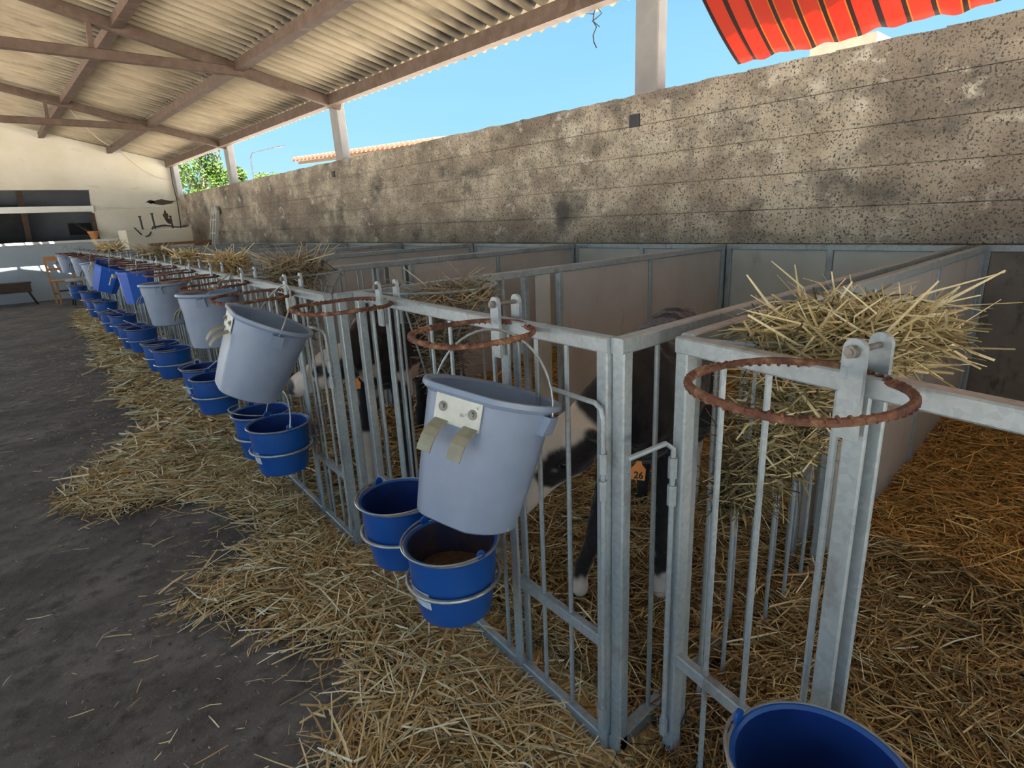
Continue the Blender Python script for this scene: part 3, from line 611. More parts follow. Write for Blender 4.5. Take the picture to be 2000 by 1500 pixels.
BL = [
    ((.70, .19, .505), 0, 'dark blue bucket cut off by the bottom edge of the photo', (0, 0, 1), (-.8, 0, .1), 0, 0),
    ((.735, 1.085, .475), 1, 'blue bucket with brown feed dregs under the large tilted grey bucket', (0, 0, 1), (-1, 0, -.05), 1, 1),
    ((.765, 1.375, .485), 1, 'blue bucket just behind the one with feed dregs', (0, 0, 1), (-1, 0, -.05), 0, 0),
    ((.755, 2.27, .50), 2, 'blue bucket with wire handle standing up below the white-faced calf', (0, 0, 1), (.25, .0, .9), 1, 0),
    ((.775, 2.52, .49), 2, 'blue bucket half hidden behind the raised-handle one', (0, 0, 1), (-.7, .1, .1), 0, 0),
    ((.815, 3.33, .50), 3, 'nearer blue bucket of the pair under the first upright grey bucket', (0, 0, 1), (.6, 0, .5), 0, 0),
    ((.845, 3.64, .495), 3, 'farther blue bucket of the pair under the first upright grey bucket', (0, 0, 1), (-1, 0, 0), 1, 0),
    ((.86, 4.45, .49), 4, 'nearer blue bucket of the pair below the second upright grey bucket', (0, 0, 1), (-1, 0, 0), 0, 0),
    ((.865, 4.80, .485), 4, 'farther blue bucket of the pair below the second upright grey bucket', (0, 0, 1), (-1, 0, 0), 0, 0),
    ((.91, 5.70, .49), 5, 'round blue bucket below and nearer than the upright square blue bucket', (0, 0, 1), (-.8, 0, .5), 0, 0),
    ((.90, 6.02, .48), 5, 'round blue bucket hidden behind the one below the upright square bucket', (0, 0, 1), (-1, 0, 0), 0, 0),
    ((.95, 6.75, .50), 6, 'round blue bucket below the tilted square blue bucket', (0, 0, 1), (-.8, 0, .5), 0, 0),
    ((.94, 7.25, .485), 6, 'round blue bucket behind the one below the tilted square bucket', (0, 0, 1), (-1, 0, 0), 0, 0),
    ((.99, 8.0, .53), 7, 'round blue bucket beyond the square buckets, fourth from the far end', (0, 0, 1), (-1, 0, .1), 0, 0),
    ((.97, 8.45, .52), 7, 'round blue bucket beyond the square buckets, third from the far end', (0, 0, 1), (-1, 0, 0), 0, 0),
    ((1.04, 9.5, .54), 8, 'small dark blue bucket, last but one in the row', (0, 0, 1), (-1, 0, .1), 0, 0),
    ((1.06, 11.0, .54), 9, 'dark blue bucket with a pale emblem, the last in the row', (0, 0, 1), (-1, 0, 0), 1, 0),
]
for i, (c, k, lab, tl, hd, st, fd) in enumerate(BL):
    k = next(q for q in range(len(PENS)) if c[1] <= PENS[q][1] + .03)
    a = PENS[k]; t = (c[1] - a[0]) / (a[1] - a[0]); gx = (a[2] if k else .685) + ((a[3] - (a[2] if k else .685))) * t
    blue_bucket(c, lab, handle=hd, tilt=tl, sticker=bool(st), feed=bool(fd), wallx=gx - .005, lod=1 if i < 9 else 0, hold=gateobj[k])

# ================================================================== STRAW AND HAY
def stalks(name, pts, dirs, lens, wid, tone, m, parent=None, bend=.12, vfold=True, droop=0.0):
    n = len(pts); pts = np.asarray(pts, float); d = np.asarray(dirs, float); d /= np.linalg.norm(d, axis=1)[:, None]
    r = rng.normal(size=(n, 3)); sd = np.cross(d, r); sd /= np.linalg.norm(sd, axis=1)[:, None]; up = np.cross(sd, d)
    lens = np.asarray(lens)[:, None]; wid = np.asarray(wid)[:, None] * .5
    b = rng.normal(0, bend, size=(n, 1)) * lens; b2 = rng.normal(0, bend * .6, size=(n, 1)) * lens
    c0 = pts - d * lens * .5; c1 = pts + up * b * .6 + sd * b2 * .5; c2 = pts + d * lens * .5
    c1[:, 2] += droop * lens[:, 0] * .3; c0[:, 2] -= 0; c2[:, 2] -= droop * lens[:, 0]
    K = 3 if vfold else 2
    V = np.empty((n, 3, K, 3))
    for i, c in enumerate((c0, c1, c2)):
        k_ = (.8, 1.0, .55)[i]
        V[:, i, 0] = c - sd * wid * k_; V[:, i, K - 1] = c + sd * wid * k_
        if vfold: V[:, i, 1] = c + up * wid * .7 * k_
    nv = 3 * K; V = V.reshape(-1, 3)
    F = []
    for i in range(2):
        for j in range(K - 1): F.append([i * K + j, i * K + j + 1, (i + 1) * K + j + 1, (i + 1) * K + j])
    F = np.array(F); F = (F[None] + (np.arange(n) * nv)[:, None, None]).reshape(-1, 4)
    org = ORG[parent.name] if parent else Vector(pts.mean(axis=0)); V = V - np.array(org)
    me = bpy.data.meshes.new(name); me.vertices.add(len(V)); me.vertices.foreach_set('co', V.ravel().astype(np.float32))
    me.loops.add(F.size); me.loops.foreach_set('vertex_index', F.ravel().astype(np.int32)); me.polygons.add(len(F))
    me.polygons.foreach_set('loop_start', np.arange(0, F.size, 4, dtype=np.int32)); me.polygons.foreach_set('loop_total', np.full(len(F), 4, dtype=np.int32))
    me.update(calc_edges=True); me.materials.append(m)
    a = me.attributes.new('tone', 'FLOAT', 'POINT'); a.data.foreach_set('value', np.repeat(tone, nv).astype(np.float32))
    o = bpy.data.objects.new(name, me); C.objects.link(o)
    if parent: o.parent = parent
    else: o.location = org
    ORG[o.name] = org
    return o
def inpoly(x, y, P_):
    P_ = np.array(P_); ins = np.zeros(len(x), bool); j = len(P_) - 1
    for i in range(len(P_)):
        c = ((P_[i, 1] > y) != (P_[j, 1] > y)) & (x < (P_[j, 0] - P_[i, 0]) * (y - P_[i, 1]) / (P_[j, 1] - P_[i, 1] + 1e-9) + P_[i, 0]); ins ^= c; j = i
    return ins
def nz2(x, y, s_=1.0, o_=0.0):
    return np.array([fbm(a * s_ + o_, b * s_, o_) for a, b in zip(x, y)])
def lay(name, x, y, z0, layer, lmin, lmax, w0, m, label, cat, parent=None, tonebias=0., swirl=.9, tilt=.16, drk=None, vf=True):
    n = len(x); zz = z0 + rng.random(n) ** 1.3 * layer
    f = np.array([noise.noise((a * 2.2, b * 2.2, 5.)) for a, b in zip(x, y)])
    th = f * 3.5 + rng.normal(0, swirl, n); pitch = rng.normal(0, tilt, n)
    d = np.stack([np.cos(th) * np.cos(pitch), np.sin(th) * np.cos(pitch), np.sin(pitch)], 1)
    ln = lmin + (lmax - lmin) * rng.random(n) ** 1.8; 
    zz = zz + np.abs(np.sin(pitch)) * ln * .35
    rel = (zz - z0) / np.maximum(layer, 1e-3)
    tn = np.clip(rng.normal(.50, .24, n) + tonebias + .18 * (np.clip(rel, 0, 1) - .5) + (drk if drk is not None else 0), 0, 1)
    o = stalks(name, np.stack([x, y, zz], 1), d, ln, w0 * (.5 + rng.random(n)), tn, m, parent, vfold=vf)
    return tag(o, label, cat, kind='stuff')
AISLE = [(1.28, 12.6), (1.05, 12.0), (.93, 10.2), (.86, 8.3), (.72, 6.9), (.74, 6.2), (.60, 5.3), (.66, 4.7), (.55, 4.2), (.24, 3.66), (.06, 3.42), (.07, 3.3), (.20, 3.05), (.30, 3.12), (.45, 3.08), (.52, 2.9), (.63, 2.95), (.64, 2.62), (.74, 2.42), (.60, 2.25), (.50, 2.12), (.33, 2.12), (.24, 2.04), (.36, 1.98), (.42, 1.80), (.50, 1.66), (.55, 1.5), (.60, 1.36), (.55, 1.27), (.46, 1.20), (.36, 1.12), (.33, .9), (.45, .4), (.5, -.7), (1.0, -.7), (1.0, .7), (1.02, 1.93), (1.05, 3.3), (1.15, 4.6), (1.2, 6), (1.25, 8), (1.35, 12.6)]
def edge_keep(x, y, soft=.05):
    jx = x + rng.normal(0, soft, len(x)); jy = y + rng.normal(0, soft * 1.6, len(y)); return inpoly(jx, jy, AISLE)
def mound(x, y):
    g = abs(x - frontx(y) - .03); q = min(1, max(0, (g - .03) / .16))
    return (.018 + .012 * fbm(x * 2.1, y * 2.1, 2.)) * (.15 + .85 * q)
def sample_aisle(n, ya, yb):
    x = rng.uniform(.0, 1.3, n); y = rng.uniform(ya, yb, n); k = edge_keep(x, y); return x[k], y[k]
# trodden base under the loose stalks (aisle)
def base_mesh(name, x0, x1, y0, y1, step, zf, keep, m, label=None, cat=None, parent=None):
    nx_, ny_ = int((x1 - x0) / step), int((y1 - y0) / step); mb = MB(); vs = []; fs = []
    for j in range(ny_ + 1):
        for i in range(nx_ + 1):
            x = x0 + (x1 - x0) * i / nx_; y = y0 + (y1 - y0) * j / ny_; vs.append((x, y, zf(x, y)))
    kk = keep(np.array([v[0] for v in vs]), np.array([v[1] for v in vs])) if keep else np.ones(len(vs), bool)
    for j in range(ny_):
        for i in range(nx_):
            a = j * (nx_ + 1) + i; q = (a, a + 1, a + nx_ + 2, a + nx_ + 1)
            if all(kk[t] for t in q): fs.append(q)
    mb.add(vs, fs); return mb.build(name, m, parent, smooth=True)
parts = []
aroot = empty('aisle_straw', (.8, 3, 0), 'loose golden straw spilled along the foot of the pens onto the dark concrete', 'straw'); aroot['kind'] = 'stuff'
bo = base_mesh('straw_base', .0, 1.38, -.7, 12.6, .04, lambda x, y: .006 + .5 * mound(x, y), lambda x, y: inpoly(x - .03, y, AISLE), M['straw_base_pale'], parent=aroot); bo['kind'] = 'stuff'
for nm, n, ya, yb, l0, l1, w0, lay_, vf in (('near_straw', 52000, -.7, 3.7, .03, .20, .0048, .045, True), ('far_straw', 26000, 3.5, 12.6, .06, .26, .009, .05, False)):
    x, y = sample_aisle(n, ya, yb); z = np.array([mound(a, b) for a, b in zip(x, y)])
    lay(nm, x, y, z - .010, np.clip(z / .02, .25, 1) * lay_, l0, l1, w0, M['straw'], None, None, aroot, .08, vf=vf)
# scattered bits on the concrete
n = 10000; x = rng.uniform(-.9, 1.0, n); y = rng.uniform(.6, 9, n) ** 1.0
dd = np.clip(rng.random(n), 0, 1); clump = np.array([noise.noise((a * 3.1, b * 2.1, 9.)) for a, b in zip(x, y)]); keep = (rng.random(n) < np.clip(.10 + .45 * (x > .25) + 1.4 * np.clip(clump - .22, 0, 1), 0, 1))
x = x[keep]; y = y[keep]; n = len(x); th = rng.uniform(0, 2 * PI, n)
big = rng.random(n) < .16
o = stalks('scattered_straw', np.stack([x, y, np.full(n, .008) + rng.random(n) * .004], 1), np.stack([np.cos(th), np.sin(th), rng.normal(0, .04, n)], 1), np.where(big, rng.uniform(.03, .09, n), rng.uniform(.006, .022, n)), np.where(big, .0035, .0022), np.clip(rng.normal(.66, .2, n), 0, 1), M['straw'], None, bend=.10)
tag(o, 'scattered stray straw bits on the dark concrete aisle', 'straw', kind='stuff')
# bedding in each pen
for k, (ya, yb, xa, xb) in enumerate(PENS[:10]):
    if k > 7: continue
    root = empty('straw_bedding', (2.2, (ya + yb) / 2, 0), ['deep golden brown straw bedding in the empty pen at the right edge', 'straw bedding under the calf with ear tag 26', 'straw bedding under the white-faced calf', 'straw bedding in the pen just beyond the white-faced calf', 'straw bedding in the second pen beyond the white-faced calf', 'straw bedding behind the upright square blue bucket', 'straw bedding behind the tilted square blue bucket', 'straw bedding beyond the square blue buckets'][k], 'straw', 'straw bedding in the pens')
    root['kind'] = 'stuff'
    ya2 = ya + (-.01 if k == 1 else .03); yb2 = yb + (.015 if k == 0 else -.03); xf = max(xa, xb if k else .8) + .03
    def zf(x, y):
        g = min(1, max(0, (x - xf) / .9)); hb = .010 + .085 * g
        bank = .12 * max(0, (x - 2.3) / 1.3) if k else .10 * max(0, (x - 2.2) / 1.4)
        pile = .30 * math.exp(-(((x - 2.7) / .45) ** 2 + ((y - 1.85) / .28) ** 2)) if k == 1 else 0
        return hb + .03 * fbm(x * 2.4, y * 2.4, k) * g + bank + pile + .010 * noise.noise((x * 14, y * 14, 0))
    bo = base_mesh('straw_base', xf - .01, 3.6, ya2, yb2, .035 if k < 2 else .07, zf, None, M['straw_base'], parent=root); bo['kind'] = 'stuff'
    N_ = [62000, 34000, 14000, 4000, 3000, 2000, 1500, 1000][k]
    n = N_; x = xf + (3.6 - xf) * rng.random(n) ** 1.25; y = rng.uniform(ya2 + .01, yb2 - .01, n)
    if k == 0: y = rng.uniform(-.68, yb2 - .01, n)
    z = np.array([zf(a, b) for a, b in zip(x, y)])
    og = (x - 2.05 + .25 * np.array([noise.noise((a * 1.5, b * 1.5, 3.)) for a, b in zip(x, y)])) > 0  # stalks towards the back take the warm light tint as colour
    kk = np.ones(n, bool)
    drk = -.22 * np.clip(np.array([fbm(a * 1.3, b * 1.3, 7.) for a, b in zip(x, y)]) - .05, 0, 1) * 2
    for sel, mm, nm in ((~og, M['straw_pen'], 'bedding_stalks'), (og, M['straw_orange'], 'warm_tint_stalks')):
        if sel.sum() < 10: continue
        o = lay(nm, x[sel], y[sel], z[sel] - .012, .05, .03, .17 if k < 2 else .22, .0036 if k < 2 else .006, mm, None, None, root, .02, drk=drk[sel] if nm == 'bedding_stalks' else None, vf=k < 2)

def tuft(name, c, size, n, lmin, lmax, w0, m, label, strays=8, seed=1, below=0., group=None, cat='hay', up=.25, shift=.10):
    """a tangle of hay in and over a rack: an ellipsoid on top, hanging wisps below"""
    c = np.array(c, float); sx, sy, sz = size
    p = rng.normal(0, 1, (n, 3)); p /= np.linalg.norm(p, axis=1)[:, None]; p *= (rng.random(n) ** .45)[:, None]; p *= np.array([sx, sy, sz])
    if below:
        lo = rng.random(n) < .58; q = rng.random(n); taper = 1 - .72 * q
        p[lo, 0] *= taper[lo]; p[lo, 1] *= taper[lo]; p[lo, 2] = -q[lo] * below; p[lo, 1] += q[lo] * shift
    pos = c + p
    th = rng.uniform(0, 2 * PI, n); pt = rng.normal(up * .4, .42, n)
    d = np.stack([np.cos(th) * np.cos(pt), np.sin(th) * np.cos(pt), np.sin(pt)], 1)
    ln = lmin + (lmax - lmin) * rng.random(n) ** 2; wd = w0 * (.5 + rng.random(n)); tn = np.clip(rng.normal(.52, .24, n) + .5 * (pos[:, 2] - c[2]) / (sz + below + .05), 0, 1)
    if strays:
        q = rng.uniform(0, 2 * PI, strays); rr = rng.uniform(.6, 1.0, strays)
        sp = c + np.stack([np.cos(q) * sx * rr, np.sin(q) * sy * rr, np.full(strays, sz * .8)], 1)
        sd_ = np.stack([np.cos(q), np.sin(q), rng.uniform(.1, 1.1, strays)], 1)
        pos = np.concatenate([pos, sp]); d = np.concatenate([d, sd_]); ln = np.concatenate([ln, rng.uniform(lmax * .7, lmax * 1.3, strays)]); wd = np.concatenate([wd, np.full(strays, w0 * 1.5)]); tn = np.concatenate([tn, rng.uniform(.75, 1, strays)])
    o = stalks(name, pos, d, ln, wd, tn, m, None, bend=.16)
    return tag(o, label, cat, group, kind='stuff')
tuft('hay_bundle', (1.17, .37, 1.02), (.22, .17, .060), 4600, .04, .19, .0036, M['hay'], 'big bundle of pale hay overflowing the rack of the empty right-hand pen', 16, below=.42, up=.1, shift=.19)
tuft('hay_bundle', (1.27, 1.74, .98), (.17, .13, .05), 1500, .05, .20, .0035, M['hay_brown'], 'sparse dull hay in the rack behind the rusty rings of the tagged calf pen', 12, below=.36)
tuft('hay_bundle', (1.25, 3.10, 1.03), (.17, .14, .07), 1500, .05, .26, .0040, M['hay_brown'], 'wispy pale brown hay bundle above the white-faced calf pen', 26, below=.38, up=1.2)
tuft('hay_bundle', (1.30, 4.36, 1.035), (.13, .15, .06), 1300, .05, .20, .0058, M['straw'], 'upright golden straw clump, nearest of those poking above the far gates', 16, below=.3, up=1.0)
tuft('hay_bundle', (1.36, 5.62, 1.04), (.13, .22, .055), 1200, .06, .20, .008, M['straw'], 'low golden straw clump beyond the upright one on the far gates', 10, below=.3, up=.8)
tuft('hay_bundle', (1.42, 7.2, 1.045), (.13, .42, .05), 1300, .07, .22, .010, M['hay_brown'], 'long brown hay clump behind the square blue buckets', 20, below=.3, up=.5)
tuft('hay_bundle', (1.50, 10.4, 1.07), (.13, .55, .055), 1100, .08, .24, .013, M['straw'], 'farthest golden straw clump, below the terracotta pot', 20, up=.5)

# ================================================================== CALVES
def ellring(c, t, up, a, b, n=20, flat=0.0):
    t = Vector(t).normalized(); up = Vector(up); up = (up - t * up.dot(t)).normalized(); sd = t.cross(up)
    return [Vector(c) + sd * (a * math.cos(q)) + up * (b * math.sin(q) * (1 - flat * (math.sin(q) < 0))) for q in [2 * PI * i / n for i in range(n)]]
def loft(mb, secs, n=20):
    """secs: (centre, half width, half height); ends are closed by small rings"""
    cs = [Vector(x[0]) for x in secs]; rr = []
    for i, (c, a, b, *rest) in enumerate(secs):
        t = (cs[min(i + 1, len(cs) - 1)] - cs[max(i - 1, 0)]); up = rest[0] if rest else (0, 0, 1)
        if i == 0: rr.append(ellring(cs[0] - t.normalized() * min(a, b) * .45, t, up, a * .5, b * .5, n))
        rr.append(ellring(c, t, up, a, b, n))
        if i == len(secs) - 1: rr.append(ellring(cs[i] + t.normalized() * min(a, b) * .45, t, up, a * .5, b * .5, n))
    mb.rings(rr)
def calf(name, J, coat, label, origin):
    root = empty(name, origin, label, 'calf')
    mb = MB()
    hip, mid, chest = Vector(J['hip']), Vector(J['mid']), Vector(J['chest'])
    ax = (chest - hip).normalized(); Z = Vector((0, 0, 1)); side = ax.cross(Z).normalized()
    # trunk: deep chest narrowing to the flank, level back
    loft(mb, [(hip - ax * .13 + Z * -.02, .07, .10), (hip - ax * .07, .125, .145), (hip + ax * .06 + Z * .005, .145, .165), (hip.lerp(mid, .6) - Z * .01, .15, .175), (mid - Z * .015, .165, .19), (mid.lerp(chest, .55) - Z * .01, .155, .205), (chest, .135, .205), (chest + ax * .09 - Z * .01, .11, .16), (chest + ax * .145 - Z * .02, .06, .10)], 26)
    # neck and head
    poll, nose = Vector(J['poll']), Vector(J['nose']); hax = (nose - poll).normalized(); hl = (nose - poll).length
    hup = Vector(J.get('hup', (0, 0, 1))); hup = (hup - hax * hup.dot(hax)).normalized(); hs = hax.cross(hup)
    nb = chest + ax * .04 + Z * .06
    nm = nb.lerp(poll, .5) + Vector(J.get('nbend', (0, 0, .0)))
    loft(mb, [(nb, .095, .15), (nb.lerp(nm, .6), .075, .115), (nm, .066, .098), (nm.lerp(poll, .6) - hup * .02, .06, .082), (poll - hup * .035, .055, .070)], 20)
    H = lambda u, v=0., w_=0.: poll + hax * (u * hl) + hup * v + hs * w_
    loft(mb, [(H(-.10, -.045), .045, .055, hup), (H(.04, -.040), .062, .074, hup), (H(.20, -.042), .070, .082, hup), (H(.36, -.042), .070, .080, hup), (H(.54, -.046), .054, .066, hup), (H(.70, -.050), .045, .055, hup), (H(.84, -.052), .050, .054, hup), (H(.94, -.054), .050, .050, hup), (H(.985, -.056), .044, .041, hup)], 24)
    # brow ridges, cheeks, lower jaw, nostril wings
    for s_ in (-1, 1):
        loft(mb, [(H(.24, -.002, s_ * .046), .015, .013, hup), (H(.33, -.004, s_ * .054), .018, .015, hup), (H(.42, -.016, s_ * .050), .012, .010, hup)], 10)
        loft(mb, [(H(.20, -.085, s_ * .030), .026, .034, hup), (H(.38, -.086, s_ * .030), .024, .032, hup)], 12)
        loft(mb, [(H(.92, -.032, s_ * .024), .013, .012, hup), (H(1.0, -.038, s_ * .020), .012, .011, hup)], 10)
    loft(mb, [(H(.30, -.100), .036, .024, hup), (H(.58, -.094), .027, .018, hup), (H(.86, -.090), .027, .017, hup), (H(.95, -.086), .022, .012, hup)], 14)
    # ears, a little behind the brow, drooping sideways
    tips = []
    for s_, ed_ in zip((-1, 1), J['ears']):
        b0 = H(.02, -.020, s_ * .050); d = (Vector(ed_[:3]) - b0 if len(ed_) == 4 else Vector(ed_)).normalized(); up_ = hax.cross(d)
        loft(mb, [(b0, .018, .016, hax), (b0 + d * .035, .030, .012, hax), (b0 + d * .075, .036, .010, hax), (b0 + d * .110, .026, .009, hax), (b0 + d * .135, .010, .008, hax)], 14)
        tips.append((b0, d))
    # legs
    for pts in J['legs']:
        rad = pts['r']; P_ = [Vector(p) for p in pts['p']]
        secs = []
        for i in range(len(P_)):
            secs.append((P_[i], rad[i][0], rad[i][1], tuple(ax)))
        for i in range(len(secs) - 1):   # capsule per joint span, overlapping, merged by the remesh
            a, b = secs[i], secs[i + 1]
            loft(mb, [a, (a[0].lerp(b[0], .5), (a[1] + b[1]) / 2 * .95, (a[2] + b[2]) / 2 * .95, tuple(ax)), b], 16)
        f_ = P_[-1]; loft(mb, [(f_ + Z * .028, .024, .026, tuple(ax)), (f_ + ax * .008 + Z * .0, .029, .034, tuple(ax))], 14)
    # tail
    tb = hip - ax * .17 + Z * .08
    mb.tube([tb, tb - ax * .03 - Z * .06, tb - ax * .035 - Z * .25, tb - ax * .03 - Z * .40], [.02, .016, .011, .022], 10)
    me = bpy.data.meshes.new(name + '_shape'); me.from_pydata([tuple(v) for v in mb.v], [], mb.f)
    tmp = bpy.data.objects.new('tmp', me); C.objects.link(tmp)
    rm_ = tmp.modifiers.new('r', 'REMESH'); rm_.mode = 'VOXEL'; rm_.voxel_size = .0060; rm_.use_smooth_shade = True
    sm = tmp.modifiers.new('s', 'SMOOTH'); sm.factor = .5; sm.iterations = 7
    bpy.context.view_layer.update(); dg = bpy.context.evaluated_depsgraph_get(); body = bpy.data.meshes.new_from_object(tmp.evaluated_get(dg)); bpy.data.objects.remove(tmp)
    body.name = 'body'; n = len(body.vertices); co = np.empty(n * 3, np.float32); body.vertices.foreach_get('co', co); co = co.reshape(-1, 3)
    nrm = np.empty(n * 3, np.float32); body.vertex_normals.foreach_get('vector', nrm); nrm = nrm.reshape(-1, 3)
    col = np.ones((n, 4), np.float32)
    for i in range(n):
        p = Vector(co[i]); q = p - poll; u = q.dot(hax) / hl; v = q.dot(hup); w_ = q.dot(hs); nearhead = u > -.25 and abs(w_) < .12 and abs(v) < .16 and q.length < hl * 1.35
        lg = None; zz = p.z
        col[i, :3] = coat(p, u, v, w_, nearhead, J)
        f = .006 * noise.noise(p * 26) + .0022 * noise.noise(p * 90)
        if not (nearhead and u > .8): co[i] += nrm[i] * f * (.35 if nearhead else 1)
    ed = np.empty(len(body.edges) * 2, np.int32); body.edges.foreach_get('vertices', ed); ed = ed.reshape(-1, 2)
    for _ in range(2):
        acc = col.copy(); cnt = np.ones(n)
        np.add.at(acc, ed[:, 0], col[ed[:, 1]]); np.add.at(acc, ed[:, 1], col[ed[:, 0]]); np.add.at(cnt, ed[:, 0], 1); np.add.at(cnt, ed[:, 1], 1); col = (acc / cnt[:, None]).astype(np.float32)
    co -= np.array(origin, np.float32); body.vertices.foreach_set('co', co.ravel()); 
    a = body.color_attributes.new('coat', 'FLOAT_COLOR', 'POINT'); a.data.foreach_set('color', col.ravel())
    body.materials.clear(); body.materials.append(M['coat']); body.polygons.foreach_set('use_smooth', [True] * len(body.polygons)); body.update()
    o = bpy.data.objects.new('body', body); C.objects.link(o); o.parent = root; ORG[o.name] = ORG[root.name]
    for s_ in (-1, 1):
        e_ = MB(); c_ = H(.335, -.026, s_ * .0625); nn = 10; m_ = Matrix((hs * s_, hax, hup)).transposed().to_4x4(); m_.translation = c_
        e_.lathe([(.0125 * math.sin(t), .0125 * math.cos(t)) for t in [PI * (.04 + .92 * i / 8) for i in range(9)]], m_ @ Matrix.Rotation(PI / 2, 4, 'Y'), 14); e_.build('eye', M['eye'], root, smooth=True)
        l_ = MB(); l_.tube([c_ + hax * (-.020) + hs * s_ * .004, c_ + hax * -.012 + hup * .010 + hs * s_ * .0075, c_ + hup * .0135 + hs * s_ * .007, c_ + hax * .012 + hup * .009 + hs * s_ * .0075, c_ + hax * .020 - hup * .002 + hs * s_ * .004], .0042, 7); l_.build('eyelid', M['coat_black'], root, smooth=True)
        nn_ = MB(); c2 = H(1.005, -.040, s_ * .021); m2 = Matrix((hs, hup, hax)).transposed().to_4x4(); m2.translation = c2 + hax * .006
        nn_.lathe([(.0085, -.004), (.0095, .002), (.006, .005)], m2, 12); nn_.build('nostril', M['ink'], root, smooth=True)
    return root, tips, o
def coat_mat():
    m = bpy.data.materials.new('calf_coat'); m.use_nodes = True; t = m.node_tree; N = t.nodes; L = t.links; b = N['Principled BSDF']
    a = N.new('ShaderNodeVertexColor'); a.layer_name = 'coat'; L.new(a.outputs[0], b.inputs['Base Color']); b.inputs['Roughness'].default_value = .62; b.inputs['Specular IOR Level'].default_value = .3
    b.inputs['Sheen Weight'].default_value = .25; b.inputs['Sheen Roughness'].default_value = .4
    g = N.new('ShaderNodeNewGeometry'); mp = N.new('ShaderNodeMapping'); mp.inputs['Scale'].default_value = (260, 260, 70); L.new(g.outputs['Position'], mp.inputs[0])
    n = N.new('ShaderNodeTexNoise'); n.inputs['Scale'].default_value = 1; n.inputs['Detail'].default_value = 4; L.new(mp.outputs[0], n.inputs[0])
    bm_ = N.new('ShaderNodeBump'); bm_.inputs['Strength'].default_value = .55; bm_.inputs['Distance'].default_value = .003; L.new(n.outputs['Fac'], bm_.inputs['Height']); L.new(bm_.outputs[0], b.inputs['Normal'])
    return m
M['coat'] = coat_mat(); M['coat_black'] = mat('black_hair', [(.010, .008, .009), (.02, .017, .018)], .5, 0, 40)
BLK = (.013, .011, .013); WHT = (.62, .54, .47); PNK = (.42, .24, .21); DRK = (.03, .025, .026)
def mixc(a, b, t): t = max(0, min(1, t)); return tuple(x + (y - x) * t for x, y in zip(a, b))
def coat_a(p, u, v, w_, head, J):
    nz = .02 * noise.noise(p * 18) + .008 * noise.noise(p * 60)
    if head and u > -.10:
        if ((u - .97) / .06) ** 2 + ((v + .040) / .018) ** 2 < 1 and abs(w_) > .012: return (.10, .05, .05)
        # white blaze widening over the muzzle, black round the eyes and cheeks
        blaze = abs(w_) + nz < .018 + .012 * max(0, u) and v > -.03 and u > .02
        muz = u + nz * 3 + 1.1 * max(0, v + .035) > .62
        fore = v + nz > -.010 - .02 * (u < .3) and -.06 < u < .62 and abs(w_) < .052 + nz
        chin = v < -.088 - .13 * (.5 - u) + nz and u > .30
        if muz or blaze or fore or chin:
            c = WHT
            if u > .90: c = mixc(c, PNK, (u - .90) * 7)
            return c
        return BLK
    if p.z < J['sock'] + nz * 3: return WHT if p.z > .06 else (.28, .22, .15)
    return BLK
def coat_b(p, u, v, w_, head, J):
    nz = .02 * noise.noise(p * 18) + .008 * noise.noise(p * 60)
    if head and u > -.04:
        ey = ((u - .33) / .14) ** 2 + ((v + .032) / .026) ** 2 < 1 + nz * 20 and abs(w_) > .02
        chk = (u < .26 + nz * 4 - max(0, (v + .035)) * 2.2) and v < -.028 + nz and v > -.105
        if ey or chk: return BLK
        if ((u - .95) / .13) ** 2 + ((v + .036) / .032) ** 2 < 1 + nz * 10 and abs(w_) > .010: return DRK
        if u > .885 + nz and -.080 < v < -.004: return DRK if abs(w_) > .014 else mixc(WHT, PNK, .8)
        return mixc(WHT, PNK, (u - .70) * 1.4) if u > .7 else (.60, .51, .42)
    q = p - Vector(J['chest'])
    if q.z < -.10 and q.z > -.24 and q.length < .27 and noise.noise(p * 7) > -.05: return WHT
    if p.z < J['sock'] + nz * 3: return WHT if p.z > .05 else (.30, .24, .17)
    return BLK
FR = [(.062, .072), (.048, .056), (.031, .036), (.024, .027), (.023, .027)]
HR = [(.085, .125), (.066, .085), (.032, .042), (.026, .032), (.024, .028)]
def legs(ax, sd, chest, hip, f1, f2, h1, h2):
    c, h = Vector(chest), Vector(hip); ax = Vector(ax); sd = Vector(sd); out = []
    for s_, f in ((1, f1), (-1, f2)):
        f = Vector(f); top = c + sd * s_ * .085 + Vector((0, 0, -.06)); el = c + sd * s_ * .085 - ax * .015; el.z = .50; kn = el.lerp(f, .52) + ax * .015; kn.z = .27; ft = f + Vector((0, 0, .075)) - ax * .004
        out.append({'p': [top, el, kn, ft, f + Vector((0, 0, .02))], 'r': FR})
    for s_, f in ((1, h1), (-1, h2)):
        f = Vector(f); top = h + sd * s_ * .075 - Vector((0, 0, .03)); st = h + sd * s_ * .10 + ax * .06; st.z = .52; hk = f - ax * .07; hk.z = .34; ft = f - ax * .012 + Vector((0, 0, .085))
        out.append({'p': [top, st, hk, ft, f + Vector((0, 0, .02))], 'r': HR})
    return out
